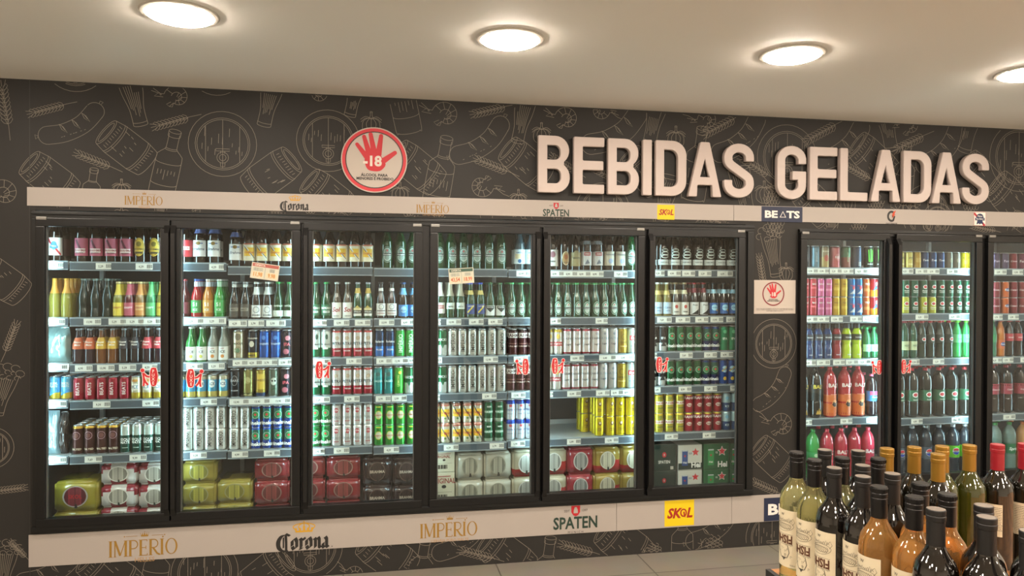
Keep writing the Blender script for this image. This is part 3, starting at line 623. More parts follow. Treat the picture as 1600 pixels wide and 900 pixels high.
# price tags on the rails: pixel spans per door and shelf
TAGS = {11: '74-99 149-174 212-238', 12: '74-101 130-158 169-253', 13: '74-107 117-144 152-178 186-212 222-246', 14: '75-104 145-172 222-249', 15: '75-104 132-159 202-229',
 21: '326-350', 22: '287-353 358-385 387-413 416-446', 23: '291-317 325-351 364-408 409-433 435-457', 24: '313-339 359-456', 25: '297-323 362-388 412-438',
 32: '488-511 521-546 554-579 592-616 627-647', 33: '490-516 541-565 588-612 613-638 639-647', 34: '489-515 538-562 587-611 612-636', 35: '488-508 522-546 600-624',
 41: '807-828', 42: '683-689 698-720 733-755 763-785', 43: '683-691 756-778 803-825', 44: '683-687 754-776 799-822', 45: '694-717 766-788 799-821',
 51: '859-943 959-980', 52: '859-877 930-950', 53: '891-913 936-993', 54: '859-865 887-908 932-953 955-992', 55: '887-908 946-967',
 61: '1022-1038 1043-1063 1065-1086 1091-1111 1120-1145', 62: '1027-1049 1056-1078 1086-1107 1110-1130 1135-1150', 63: '1022-1027 1062-1083 1100-1121 1126-1146', 64: '1021-1033 1061-1081 1101-1121 1142-1150', 65: '1040-1060 1099-1119',
 71: '1259-1295 1296-1333 1335-1376', 72: '1258-1296 1298-1317 1328-1347 1348-1368', 73: '1257-1275 1277-1297 1302-1321 1322-1361', 74: '1257-1270 1314-1333 1355-1371',
 81: '1407-1426 1430-1467 1479-1512', 82: '1431-1450 1483-1500', 83: '1424-1437 1458-1476', 84: '1425-1443 1488-1504', 91: '1553-1572 1581-1598', 92: '1551-1567 1575-1592', 93: '1549-1566 1567-1584 1595-1612', 94: '1569-1588'}
PRICES = '4,99 5,99 7,69 4,29 6,49 13,90 12,90 9,39 3,79 8,99 5,29 10,99'.split()
SHN = ['top', 'second', 'third', 'fourth', 'fifth', 'bottom']
TAGM = mat('#dfe0d8', .5)
_tagc = {}
def tag_mesh(wd, price, n):
    k = (round(wd, 2), price, n)
    if k not in _tagc:
        m = MB(); wd = k[0]; m.bbox(-wd/2, wd/2, -.001, .0, -.0185, .0185, TAGM, .0004); f = flat(0, -.0014, 0)
        for q in range(n):
            c = -wd/2+wd*(q+.5)/n; e = wd/n
            if e > .055:
                m.put(s_text(price, .012, .02, sx=.85), f, c-e*.18, -.002, BLK)
                for j in range(9): m.put(s_rect((.0012, .0022, .0016)[j % 3], .02, 1), f, c+e*.17+j*.0033, 0, BLK)
            else: m.put(s_text(price, .011, .02, sx=.7), f, c, 0, BLK)
        _tagc[k] = m.mesh('price_tag')
    return _tagc[k]
for key, spec in TAGS.items():
    d, s = divmod(key, 10); L = spec.split(); 
    for i, sp in enumerate(L):
        a, b = map(float, sp.split('-')); xa, xb = at(a, 550, .107).x, at(b, 550, .107).x; k = bay((xa+xb)/2); z = SZ[k][s-1]
        xa = max(xa, BX[k][0]+.006) if i or True else xa; n = max(1, round((xb-xa)/.10))
        o = ob('price_tag', tag_mesh(xb-xa, PRICES[(key*7+i*5) % 12], n), None, ((xa+xb)/2, .1099, z-.0195))
        pos = '' if len(L) == 1 else (', '+ORDD[i]+' from left')
        tag(o, f"{'long ' if n > 1 else ''}white price tag{pos} on {SHN[s-1]} shelf rail behind {ORDD[d-1]} door", 'price tag', 'price tags on the shelf rails')

# ------------------------------------------------------------------ drinks: one builder per kind
LIDM = mat('#b9bbbb', .3, .8)
def fine(sh, step=.0035):    # slice a flat print so that it can follow the curve of a can or bottle
    bm = bmesh.new(); vs = [bm.verts.new((a, b, 0)) for a, b in sh[0]]
    for f in sh[1]:
        try: bm.faces.new([vs[i] for i in f])
        except ValueError: pass
    us = [a for a, b in sh[0]]; u = min(us)+step
    while u < max(us):
        bmesh.ops.bisect_plane(bm, geom=bm.verts[:]+bm.edges[:]+bm.faces[:], plane_co=(u, 0, 0), plane_no=(1, 0, 0), dist=1e-6); u += step
    _ix(bm); o = ([(v.co.x, v.co.y) for v in bm.verts], [[v.index for v in f.verts] for f in bm.faces]); bm.free(); return o
def prints(m, mp0, H, pr, rad):
    for k, p in enumerate(pr):
        kind = p[0]; mp = mp0(.0006+.0003*k)
        if kind == 't': _, t, h, u, z, c, *o = p; m.put(fine(s_text(t, h, o[0] if o else .02, sx=o[1] if len(o) > 1 else 1, shear=o[2] if len(o) > 2 else 0)), mp, u, z*H, ink(c))
        elif kind == 'v': _, t, h, u, z, c, *o = p; m.put(fine(s_text(t, h, .01, True, sx=o[0] if o else 1)), mp, u, z*H, ink(c))
        elif kind == 'e': _, a, b, u, z, c = p; m.put(s_ell(a, b), mp, u, z*H, ink(c))
        elif kind == 'o': _, a, b, t, u, z, c = p; m.put(s_ring(a, b, t), mp, u, z*H, ink(c))
        elif kind == 's': _, a, u, z, c = p; m.put(fine(s_star(a)), mp, u, z*H, ink(c))
        elif kind == 'r': _, a, b, u, z, c = p; m.put(s_rect(a, b), mp, u, z*H, ink(c))
        elif kind == 'd': _, x0, zz0, x1, zz1, t, c = p; m.put(fine(s_line([(x0+(x1-x0)*i/5, zz0*H+(zz1-zz0)*H*i/5) for i in range(6)], t)), mp, 0, 0, ink(c))
        elif kind == 'p': _, pts, sc, u, z, c = p; m.put(fine(s_poly([(a*sc, b*sc) for a, b in pts])), mp, u, z*H, ink(c))
def can(h, r, bands, pr):
    m = MB(); pr = [(p[0], p[1], p[2]*(1.28 if p[2] < .0145 else 1.1))+tuple(p[3:]) if p[0] == 't' else p for p in pr]
    bands = [(1.0, bands)] if isinstance(bands, str) else bands     # [(top fraction, colour), ...] from the bottom
    m.lathe([(r*.74, .002, LIDM), (r*.80, 0, LIDM), (r*.98, .04*h, can_m(bands[0][1])), (r, .07*h)], LIDM, 20)
    zz = .07
    for f, c in bands:
        t = min(f, .90); 
        if t > zz: m.lathe([(r, zz*h), (r, t*h)], can_m(c), 20, caps=False); zz = t
    m.lathe([(r, .90*h), (r*.97, .93*h), (r*.87, .975*h)], can_m(bands[-1][1]), 20, caps=False)
    prints(m, lambda o: cyl(r, o), h, pr, r)
    l = MB(); l.lathe([(r*.86, .972*h), (r*.89, .985*h), (r*.89, h), (r*.83, h), (r*.80, h-.004)], LIDM, 20)
    l.put(s_ell(r*.25, r*.4, 4), lambda u, v: (u, v-.004, h-.0032), 0, 0, mat('#9a9c9c', .4, .7))
    return [('body', m.mesh('body')), ('lid', l.mesh('lid'))]
PROF = {'big': [(.9, 0), (1, .02), (1, .5), (.93, .57), (.58, .69), (.40, .79), (.36, .95)], 'long': [(.9, 0), (1, .02), (1, .50), (.92, .58), (.58, .71), (.43, .80), (.39, .965)],
 'coke': [(.88, 0), (1, .03), (.95, .14), (.86, .25), (.98, .42), (1, .5), (.85, .62), (.55, .76), (.42, .86), (.40, .965)], 'pet2': [(.72, 0), (.97, .03), (1, .07), (1, .30), (.95, .33), (.95, .55), (1, .58), (1, .70), (.95, .77), (.80, .84), (.50, .905), (.30, .94), (.30, .955)],
 'pet5': [(.75, 0), (1, .04), (1, .2), (.92, .3), (1, .4), (1, .62), (.85, .75), (.5, .87), (.40, .91), (.40, .94)], 'pow': [(.9, 0), (1, .03), (1, .28), (.86, .40), (1, .50), (1, .70), (.75, .80), (.55, .84), (.55, .87)]}
def gl(c, a=.0): return mat(c, .12, 0, 0, 0, 0, .6, a)
def bottle(kind, h, r, g, cap, lab=None, neck=None, pr=(), capz=None, fill=None):
    P = PROF[kind]; m = MB(); m.lathe([(a*r, z*h) for a, z in P], g, 20); out = [('glass' if kind[0] != 'p' else 'body', m.mesh('glass'))]
    if fill:        # drink seen through clear glass
        zt = fill[1]; q = [(a*r*.93, max(.004, z*h)) for a, z in P if z < zt]; q.append((q[-1][0]*.9, zt*h)); f = MB(); f.lathe(q, mat(fill[0], .15, 0, 0, 0, 0, .3), 16); out.append(('drink', f.mesh('drink')))
    def rad(z):
        for (a, za), (b, zb) in zip(P, P[1:]):
            if za <= z <= zb: return r*(a+(b-a)*(z-za)/(zb-za))
        return r*P[-1][0]
    def wrap(z0, z1, c, ang, o, nz=1):
        n = 14; vs = []; zs = [z0+(z1-z0)*i/nz for i in range(nz+1)]
        for z in zs:
            for i in range(n+1): a = R(-ang+2*ang*i/n); q = rad(z)+o; vs.append((q*math.sin(a), -q*math.cos(a), z*h))
        mb = MB(); mb.add(vs, [(j*(n+1)+i, j*(n+1)+i+1, (j+1)*(n+1)+i+1, (j+1)*(n+1)+i) for j in range(nz) for i in range(n)], mat(c, .45), True); return mb
    if lab:
        if lab[0] == 'oval':
            mb = MB(); _, z, rx, ry, c = lab; mb.put(s_ell(rx, ry, 14), cyl(r, .0007), 0, z*h, mat(c, .45), smooth=True); prints(mb, lambda o: cyl(r, o+.0005), h, pr, r)
        else:
            z0, z1, c, ang = lab; nz = 4 if rad(z0) != rad(z1) else 1
            mb = wrap(z0, z1, c, ang, .0006, nz); rr = max(rad(z0), rad(z1)) if nz == 1 else rad((z0+z1)/2)+.002; prints(mb, lambda o: cyl(rr, o+.0006), h, pr, r)
        out.append(('label', mb.mesh('label')))
    if neck: z0, z1, c = neck; out.append(('neck_label', wrap(z0, z1, c, 180, .0006, 4).mesh('neck_label')))
    e = P[-1]; cz = e[1]*h; cr = e[0]*r*1.2; mb = MB()
    mb.lathe([(cr, cz-.004), (cr*1.02, cz), (cr, cz+(h-cz)*.8), (cr*.85, h)], mat(cap, .35, .3), 14); out.append(('cap', mb.mesh('cap')))
    return out
D = {}
def dsg(k, desc, cat, r, h, fn, *a): D[k] = dict(desc=desc, cat=cat, r=r, h=h, fn=fn, a=a, parts=None)
TH, SH_, MH = .166, .127, .130
def dc(k, desc, h, bands, pr, r=.0300): dsg(k, desc, 'can', r, h, lambda: can(h, r, bands, pr))
def db(k, desc, kind, h, r, *a, **kw): dsg(k, desc, 'bottle', r, h, lambda: bottle(kind, h, r, *a, **kw))
W, K = '#dcd9d2', '#1c1a1a'
# large beer bottles
BG, GG, CG = gl('#1c100a'), gl('#083a1b', .06), gl('#9aa39a', .55)
def big(k, desc, g, cap, lab, pr, neck=None): db(k, desc, 'big', .292, .0365, g, cap, lab, neck, pr)
big('pbrB', 'large dark bottle with white red-striped label', BG, '#2a4a8a', (.12, .46, W, 75), [('d', -.035, .44, .035, .13, .010, '#b3202a'), ('e', .016, .024, 0, .31, '#3c7fae'), ('r', .04, .014, 0, .28, '#3c7fae'), ('t', 'Pabst', .008, 0, .30, W)])
big('drk', 'large dark bottle with maroon label', BG, '#3a3a3a', (.12, .45, '#4a2226', 75), [])
big('mal', 'large dark bottle with magenta label', BG, '#2a2523', (.13, .47, '#b0566e', 75), [('d', -.02, .44, .012, .2, .012, '#5d1f36'), ('r', .058, .024, 0, .23, '#d8c8c4'), ('t', 'BRAHMA', .011, 0, .235, '#7d1f2c'), ('t', 'MALZBIER', .006, 0, .185, K)])
big('yov', 'large dark bottle with golden oval label', BG, '#c9a227', ('oval', .31, .031, .052, '#c9a83a'), [('o', .028, .048, .003, 0, .31, '#6d5416'), ('t', 'BOHEMIA', .008, 0, .27, K), ('r', .04, .012, 0, .2, '#3c3018'), ('e', .014, .014, 0, .37, '#7a6a2a')])
big('redL', 'large dark bottle with red white label', BG, '#a02028', (.13, .46, '#b8323a', 75), [('r', .05, .02, 0, .3, W), ('t', 'BRAHMA', .010, 0, .3, '#b3202a')])
big('brc', 'large brown bottle with white script label', BG, '#b3202a', (.14, .46, '#d9d8d6', 75), [('t', 'Brahma', .015, 0, .29, '#4d5566', .02, 1, .3), ('r', .05, .006, 0, .40, '#5a6a9a'), ('e', .012, .010, 0, .40, '#8a6a2a')], (.60, .70, '#6a74a8'))
big('ori', 'large brown bottle with yellow striped label', BG, '#a89a7a', (.13, .47, '#d9d2b8', 80), [('r', .06, .05, 0, .31, '#dcae24'), ('d', -.030, .45, -.004, .33, .010, '#d9d6cc'), ('d', -.03, .43, -.008, .33, .004, '#33302c'), ('t', 'Original', .011, 0, .3, '#a8342a'), ('d', .004, .28, .03, .16, .010, '#d9d6cc'), ('d', .006, .28, .03, .18, .004, '#33302c'), ('r', .062, .008, 0, .465, '#b0563c')])
big('hei', 'large green bottle with oval white label', GG, '#2f7a46', ('oval', .30, .030, .050, '#7f938a'), [('o', .028, .047, .005, 0, .30, '#1d4a33'), ('o', .020, .020, .003, 0, .36, '#c9d2cc'), ('o', .020, .020, .003, 0, .24, '#c9d2cc'), ('r', .056, .016, 0, .30, '#10201a'), ('t', 'Heineken', .008, 0, .30, '#dfe4e0'), ('s', .008, 0, .38, '#c8323c')], )
big('lit', 'large clear bottle with white blue label', gl('#31434a', .2), '#c8c8c8', (.14, .45, '#c9dbe0', 80), [('r', .06, .03, 0, .30, '#c8bb98'), ('t', 'AMSTEL', .009, 0, .38, '#1f5a8a'), ('e', .012, .012, 0, .2, '#1f5a8a')])
big('whB', 'large brown bottle with whitish round label', BG, '#a8a8a0', (.10, .45, '#c9c5bc', 75), [('e', .018, .02, 0, .35, '#8a5a62'), ('t', 'SERRA', .009, 0, .2, K)])
big('ambB', 'large brown bottle with amber crest label', BG, '#3a3a36', ('oval', .27, .026, .045, '#9a7a4a'), [('o', .025, .043, .003, 0, .27, '#d8cfb8'), ('e', .014, .016, 0, .3, '#8a4a22'), ('t', 'COLORADO', .006, 0, .18, K)])
big('tanB', 'large brown bottle with tan arched label', BG, '#3a3a36', (.10, .40, '#8f835c', 70), [('e', .018, .012, 0, .40, '#8f835c'), ('t', 'BADEN', .010, 0, .28, '#2a2a22')])
big('rwB', 'large brown bottle with red white label', BG, '#8a2a2a', (.12, .42, '#b8b6b4', 70), [('r', .045, .022, 0, .37, '#a04a4a'), ('p', [(-1, -1), (0, 1), (1, -.6)], .016, 0, .2, '#5d6470'), ('t', 'EISEN', .008, 0, .37, W)], (.58, .66, '#8a8f94'))
big('bluB', 'large dark bottle with beige blue label', BG, '#2a3a5a', (.12, .43, '#b4ab98', 70), [('e', .016, .016, 0, .22, '#8a96b0'), ('t', 'PATAGONIA', .007, 0, .36, '#2a3a5a')])
big('wav', 'large black bottle with curved silver label', BG, '#2a2a2a', (.12, .24, '#c9cfcc', 80), [('t', 'PURO MALTE', .007, 0, .18, K), ('o', .026, .012, .005, 0, .31, '#d4dcd8'), ('o', .026, .012, .005, .002, .38, '#d4dcd8'), ('t', 'LOUVADA', .009, 0, .345, '#d4dcd8', .02, 1, .3), ('o', .022, .010, .004, 0, .45, '#d4dcd8')])
# small bottles
LH = .222
def lng(k, desc, g, cap, lab, pr, neck=None, h=LH, r=.0300, kind='long', fill=None): db(k, desc, kind, h, r, g, cap, lab, neck, pr, None, fill)
lng('gld', 'clear bottle of golden drink', gl('#a8a04a', .45), '#b9892a', None, [], (.62, .95, '#c98f3a'), fill=('#b09a2a', .60))
lng('ctr', 'dark contoured glass soda bottle', gl('#12241f', .15), '#6a7a76', None, [], None, kind='coke')
for k, dsc, g, lb, tx in (('iY', 'yellow labelled slim mixed-drink bottle', '#8a8a3a', '#d9c24a', '#a03a2a'), ('iP', 'pink labelled slim mixed-drink bottle', '#5a1a26', '#b85a6a', '#e8dcd8'), ('iO', 'orange labelled slim mixed-drink bottle', '#8a6a3a', '#c98a4a', '#a03a2a'), ('iG', 'green slim mixed-drink bottle', '#3a8a5a', '#5aa86a', '#dfe8d8')):
    lng(k, dsc, gl(g, .25), '#c9b98a' if k != 'iG' else '#3a9a5a', (.06, .42, lb, 85), [('r', .045, .03, 0, .28, '#d8b07a' if k == 'iO' else lb), ('t', 'KRISPY', .010, 0, .28, tx, .02, 1, .25)], (.63, .93, lb), .205, .0280)
for k, dsc, lb, lq in (('sO', 'dark bottle with orange neck label', '#c0603a', '#2a1420'), ('sY', 'amber bottle with yellow neck label', '#c9a03a', '#6a3a14'), ('sK', 'dark bottle with black neck label', '#26222a', '#1a1418'), ('sR', 'dark bottle with red neck label', '#b83a44', '#22101a')):
    lng(k, dsc, gl(lq, .1), '#8a8f92', (.42, .74, lb, 110), [('t', 'Xeque', .010, 0, .62, '#e8e2d8', .02, 1, .3), ('t', 'Mate', .010, 0, .54, '#e8e2d8', .02, 1, .3)], None, .200, .0290)
lng('fR', 'red mixed-drink bottle with blue cap', gl('#a01c22', .15), '#3a5aa8', (.12, .45, '#3f8a4a', 70), [('t', '51', .02, 0, .34, '#e0e4dc'), ('t', 'ICE', .012, 0, .2, '#e0e4dc')], (.80, .93, '#c9ccd8'))
lng('fO', 'orange mixed-drink bottle', gl('#b9742a', .15), '#c9c9c4', (.12, .45, '#c08a3a', 70), [('t', '51', .02, 0, .34, '#e0e4dc'), ('t', 'ICE', .012, 0, .2, '#e0e4dc')], (.80, .93, '#c9ccd8'))
lng('fG', 'bright green mixed-drink bottle', gl('#2f8a3a', .15), '#c9c9c4', (.12, .45, '#3f9a4a', 70), [('t', '51', .02, 0, .34, '#e0e4dc'), ('t', 'ICE', .012, 0, .2, '#e0e4dc')], (.80, .93, '#a8c8b0'))
lng('dkB', 'slim dark bottle with brown label', gl('#12100e', .1), '#8f9494', (.08, .42, '#4a443c', 75), [('r', .05, .02, 0, .27, '#8a8478'), ('t', 'MALT', .009, 0, .27, K)], (.85, .93, '#c9ccc8'))
lng('wtB', 'slim brown bottle with white label', BG, '#c9ccc8', (.06, .38, '#d6d8d4', 75), [('o', .018, .018, .003, 0, .26, '#5a5f66'), ('t', 'BRAHMA', .008, 0, .12, '#3a4048')], (.66, .86, '#d6d8d4'))
lng('imG', 'slim green bottle with white band', GG, '#2f8a4a', (.08, .24, '#d4dcd2', 75), [('t', 'IMPÉRIO', .010, 0, .36, '#c9d2c4')], None)
lng('imG2', 'slim green bottle with pale print', GG, '#2f8a4a', (.10, .40, '#2a5a3c', 70), [('t', 'IMPÉRIO', .012, 0, .30, '#dfe6dc'), ('r', .04, .012, 0, .2, '#cfd8cc'), ('t', 'LAGER', .007, 0, .2, K)], None)
lng('sol', 'clear bottle with white label', gl('#4a3f30', .25), '#b0b4b0', (.03, .45, '#d9d6cc', 75), [('t', 'Sol', .026, 0, .26, '#9a2a30', .03, 1, .2), ('t', 'CERVEZA', .006, 0, .09, K)], None)
lng('stl', 'slim dark bottle with gold label', GG, '#8f949a', (.09, .34, '#3d3a2c', 70), [('r', .05, .012, 0, .27, '#c9b98a'), ('r', .05, .014, 0, .12, '#d9d6cc'), ('p', [(-1, 0), (0, 1), (1, 0)], .016, 0, .30, '#b09a4a'), ('t', 'STELLA', .008, 0, .2, '#d9d6cc')], (.70, .84, '#b89a4a'))
lng('bdw', 'slim brown bottle with grey-white label', BG, '#26282a', (.09, .42, '#d4d2cc', 75), [('o', .016, .016, .003, 0, .33, '#5a5f66'), ('r', .055, .006, 0, .22, '#6a5a5a'), ('t', 'BUDWEISER', .006, 0, .15, '#8a2a30')], (.76, .84, '#d4d2cc'))
lng('blb', 'slim brown bottle with blue label', BG, '#2a4a7a', (.07, .38, '#3f7fc0', 75), [('e', .018, .02, 0, .25, '#9ac4e0'), ('t', 'BLUE', .010, 0, .23, '#173a6a')], (.66, .84, '#6aa8d8'))
lng('rwN', 'green bottle with red-white label and white neck', GG, '#d4d6d4', (.14, .44, '#d9d6d0', 60), [('r', .04, .02, 0, .32, '#a83a3a'), ('t', 'AMSTEL', .008, 0, .32, W)], (.62, .95, '#d9dad6'))
lng('slN', 'dark green bottle with silver neck', GG, '#b9b4a0', (.26, .44, '#c9d0c4', 55), [('t', 'BECKS', .008, 0, .33, '#2a3a2c')], (.62, .95, '#b4ae98'))
lng('blY', 'dark bottle with blue cap and label', GG, '#2f4fb0', (.12, .40, '#2a3f7a', 65), [('d', -.02, .16, .02, .36, .008, '#c9b43a'), ('t', 'LAGER', .008, 0, .34, '#d9d6cc')], (.66, .78, '#c9b46a'))
lng('chv', 'green bottle with white chevron label', GG, '#2f5a3a', (.08, .36, '#d4d8d2', 75), [('p', [(-1.2, .2), (0, -.9), (1.2, .2), (1.2, .9), (-1.2, .9)], .022, 0, .26, '#15201a'), ('t', 'SPATEN', .008, 0, .31, '#d4d8d2')], None)
lng('hnk', 'slim green bottle with oval label', GG, '#3f9a5a', ('oval', .27, .024, .042, '#b4c0b8'), [('o', .022, .039, .006, 0, .27, '#1d5a38'), ('r', .046, .013, 0, .27, '#10201a'), ('t', 'Heineken', .006, 0, .27, W), ('s', .006, 0, .37, '#c8323c')], None)
lng('crn', 'clear bottle with blue white label', gl('#8a7a3a', .35), '#c9ccc8', (.08, .42, '#b4c8d8', 75), [('t', 'Corona', .013, 0, .27, '#1f3a6a', .02, .8), ('t', 'EXTRA', .006, 0, .17, '#1f3a6a')], (.64, .76, '#c9b46a'))
lng('rdt', 'brown bottle with white label and red dot', BG, '#8a7a5a', (.05, .42, '#cfccc2', 75), [('e', .010, .012, 0, .29, '#a83a30'), ('t', 'WEISS', .008, 0, .14, K)], (.66, .78, '#d0c8a8'))
lng('blk', 'dark bottle with slanted white label', BG, '#8a2a30', (.05, .42, '#d4d6d4', 75), [('p', [(-1, -1), (1.1, -1), (1.1, .5)], .024, 0, .17, '#1c1c1e'), ('t', 'Praya', .010, 0, .34, K)], (.70, .84, '#7a2a34'))
lng('skb', 'dark bottle with light blue label', BG, '#26282c', (.08, .40, '#2a62a8', 70), [('e', .022, .020, 0, .26, '#a8dcf0'), ('e', .006, .006, .016, .18, '#d9a83a'), ('t', 'BLUE MOON', .006, 0, .26, '#1f4a8a')], (.68, .80, '#a8d8ec'))
lng('wlg', 'green bottle with white wide label', gl('#2f7a3a', .25), '#cfd2ca', (.06, .44, '#d6d8d0', 80), [('t', 'ICE', .014, 0, .3, K), ('e', .010, .010, 0, .17, '#b8b04a'), ('t', 'KEEP', .006, 0, .39, '#8a2a30')], None, .205, .029)
lng('wlc', 'clear bottle with white wide label', gl('#a8b0a4', .5), '#cfd2ca', (.06, .44, '#d6d8d0', 80), [('t', 'ICE', .014, 0, .3, K), ('e', .010, .010, 0, .17, '#c9823a'), ('t', 'KEEP', .006, 0, .39, '#8a2a30')], None, .205, .029)
lng('dkr', 'dark red bottle at the edge', gl('#3a0d12', .1), '#7a2a30', (.1, .4, '#5a1f26', 70), [])
# cans
dc('cBY', 'small light blue can', MH, [(.3, '#c9b43a'), (1, '#5aa8cc')], [('t', 'SKOL', .010, 0, .7, W), ('t', 'BEATS', .008, 0, .58, W), ('d', -.025, .2, .025, .42, .012, '#3a8ac0')], .029)
dc('cBT', 'small dark red can', MH, '#9a2434', [('v', 'BEATS', .018, 0, .5, '#e8dcd8'), ('r', .006, .1, -.022, .5, '#c8626e')], .029)
dc('cIC', 'small cream yellow can', MH, [(.3, '#b9a03a'), (1, '#c9c2a4')], [('e', .019, .022, 0, .55, '#e0ddd0'), ('t', 'ICE', .013, 0, .55, '#3a6a8a'), ('r', .03, .012, 0, .82, '#c98a3a')], .029)
dc('cMB', 'tall brown can with gold rim', TH, [(.93, '#4a2a26'), (1, '#b9923a')], [('o', .022, .022, .003, 0, .66, '#a8808a'), ('e', .014, .014, 0, .66, '#6a3f3a'), ('t', 'MALTED', .008, 0, .2, '#d9c8b0')])
dc('cXM', 'tall dark green can with white top', TH, [(.62, '#1f4438'), (.94, '#c4d2ca'), (1, '#b9bdb9')], [('t', 'XEQUE', .011, 0, .48, '#dfe6e0'), ('t', 'MATE', .011, 0, .38, '#dfe6e0'), ('r', .03, .004, 0, .2, '#9ab0a4')])
dc('cI2', 'small light blue can with white disc', MH, [(.28, '#c9b96a'), (.8, '#5aa4c8'), (1, '#b8b49a')], [('e', .018, .022, 0, .62, '#d8dcd8'), ('t', 'ICE', .012, 0, .62, '#2a4a6a')], .029)
dc('cTN', 'tall cream patterned can', TH, '#bdb296', [('e', .018, .020, 0, .78, '#6a6250'), ('o', .020, .022, .003, 0, .3, '#8a7f62'), ('e', .012, .014, 0, .3, '#5a7a5a'), ('t', 'HOCUS', .009, 0, .54, K)], .031)
dc('cBK', 'tall black can with yellow foot', TH, [(.22, '#b9a23a'), (1, '#20242c')], [('e', .014, .018, 0, .52, '#c9c4b0'), ('t', 'PATAGONIA', .007, 0, .72, '#d9d4c4'), ('t', 'AMBER', .008, 0, .12, K)], .031)
dc('cBL', 'tall blue can', TH, '#1f4f9a', [('r', .05, .02, 0, .52, '#143a7a'), ('t', 'TENENTE', .008, 0, .52, '#b4c8e0'), ('e', .012, .012, 0, .74, '#4a7ac0')], .031)
dc('cBP', 'tall black can with pink patches', TH, '#26222a', [('e', .016, .014, .006, .72, '#b8707a'), ('t', 'IPA', .014, 0, .5, '#c8525e'), ('e', .018, .016, -.004, .24, '#a85a66')], .031)
dc('cBS', 'tall black can with silver print', TH, '#24262a', [('o', .018, .030, .003, 0, .6, '#8f9296'), ('t', 'DARK', .010, 0, .6, '#b4b6b8'), ('r', .04, .006, 0, .25, '#8f9296')], .031)
dc('cOL', 'tall olive gold can', TH, [(.16, '#4a4a2c'), (1, '#8f8a52')], [('t', 'HELLES', .009, 0, .1, '#c9c48a'), ('e', .016, .02, 0, .6, '#a8a26a')], .031)
dc('cGD', 'tall golden can with yellow panel', TH, [(.16, '#3a4a6a'), (1, '#a8903a')], [('r', .046, .09, 0, .55, '#c9a83a'), ('t', 'WEISS', .010, 0, .6, '#6a4a1a')], .031)
dc('cSK', 'tall grey-green skull can', TH, '#5f6a5c', [('e', .018, .022, 0, .55, '#b4b8a8'), ('e', .005, .006, -.008, .57, K), ('e', .005, .006, .008, .57, K), ('p', [(-1, 0), (1, .2), (.4, 1)], .016, 0, .25, '#3a5a3c')], .031)
def imp(k, desc, h, c, tc): dc(k, desc, h, c, [('v', 'IMPÉRIO', .0235, .002, .5, tc, .68 if h < .15 else .90), ('v', 'puro malte', .005, .020, .5, tc)])
imp('cIM', 'tall silver can with vertical lettering', TH, '#bdbbb2', '#35312a'); imp('cIS', 'small white can with vertical lettering', SH_, '#cfd0ca', '#35312a'); imp('cIG', 'tall bright green can with vertical lettering', TH, '#2f9a3f', '#d4e8cc')
def hnk(k, desc, h, c, c2='#1f7a3f'): dc(k, desc, h, c, [('e', .020, .020, 0, .62, c2), ('o', .021, .021, .002, 0, .62, '#b4c4bc'), ('s', .011, 0, .63, '#c8262e'), ('t', 'Heineken', .0195, -.006, .25, '#e8ece8', .03, .92)])
hnk('cHZ', 'small blue can with red star', SH_, [(.42, '#1f3f8a'), (.9, '#2a6a5a'), (1, '#1f3f8a')]); hnk('cHS', 'small green can with red star', SH_, '#1f7a3f', '#2f9a52')
hnk('cHT', 'tall green can with red star', TH, '#14532d', '#1f7a44'); hnk('cHB', 'tall blue-green can with red star', TH, [(.42, '#1a2a5a'), (.9, '#1f5a4a'), (1, '#22407a')])
dc('cPT', 'tall white can with red foot', TH, [(.34, '#a02434'), (.92, '#d2d0cc'), (1, '#b84a4a')], [('t', 'PETRA', .0155, 0, .50, '#3a3f4a', .02, .95), ('e', .013, .012, 0, .70, '#b4a08a'), ('t', 'ORIGEM', .006, 0, .24, '#e0d8d4')])
dc('cWG', 'tall white can with green foot', TH, [(.36, '#1f6a44'), (1, '#ccd2cc')], [('e', .008, .016, .008, .75, '#2a4a3a'), ('t', 'EISENBAHN', .006, 0, .48, K), ('r', .03, .01, 0, .34, '#dfe2dc')])
dc('cGW', 'tall green can with white foot', TH, [(.42, '#c4ccc6'), (1, '#1d5a38')], [('t', 'BECKS', .011, 0, .62, '#dfe6e0'), ('p', [(-1, 1), (1, 1), (0, -1)], .014, 0, .38, '#1d5a38')])
dc('cBH', 'tall dark blue can', TH, [(.4, '#2f6ab0'), (1, '#1f3350')], [('t', 'Bohemia', .011, 0, .58, '#d4d8dc', .02, .9, .2), ('t', 'PILSEN', .007, 0, .28, '#d4d8dc')])
dc('cTL', 'tall teal can', TH, '#2f8a8a', [('t', 'LAGER', .010, 0, .5, '#b4dcd8'), ('r', .006, .1, -.02, .5, '#6ac0b8'), ('e', .012, .012, 0, .75, '#1f5a5a')])
dc('cLG', 'tall lime green can', TH, '#3fa83a', [('v', 'LEMON', .014, 0, .5, '#d4ec8a'), ('e', .01, .01, .01, .8, '#d9e04a')])
dc('cPR', 'small white can with red round emblem', SH_, '#c9c6c2', [('e', .014, .014, 0, .72, '#a83440'), ('t', 'PETRA', .008, 0, .72, W), ('t', 'PURO', .011, 0, .38, '#8f8c8a'), ('r', .03, .004, 0, .22, '#a83440')])
dc('cAN', 'small green can with golden oval', SH_, '#2f8a34', [('e', .021, .026, 0, .5, '#b4c03a'), ('e', .018, .021, 0, .5, '#b8b49a'), ('t', 'Antarctica', .008, 0, .5, '#a83430', .02, .9, .2), ('r', .03, .005, 0, .88, '#d9d23a')])
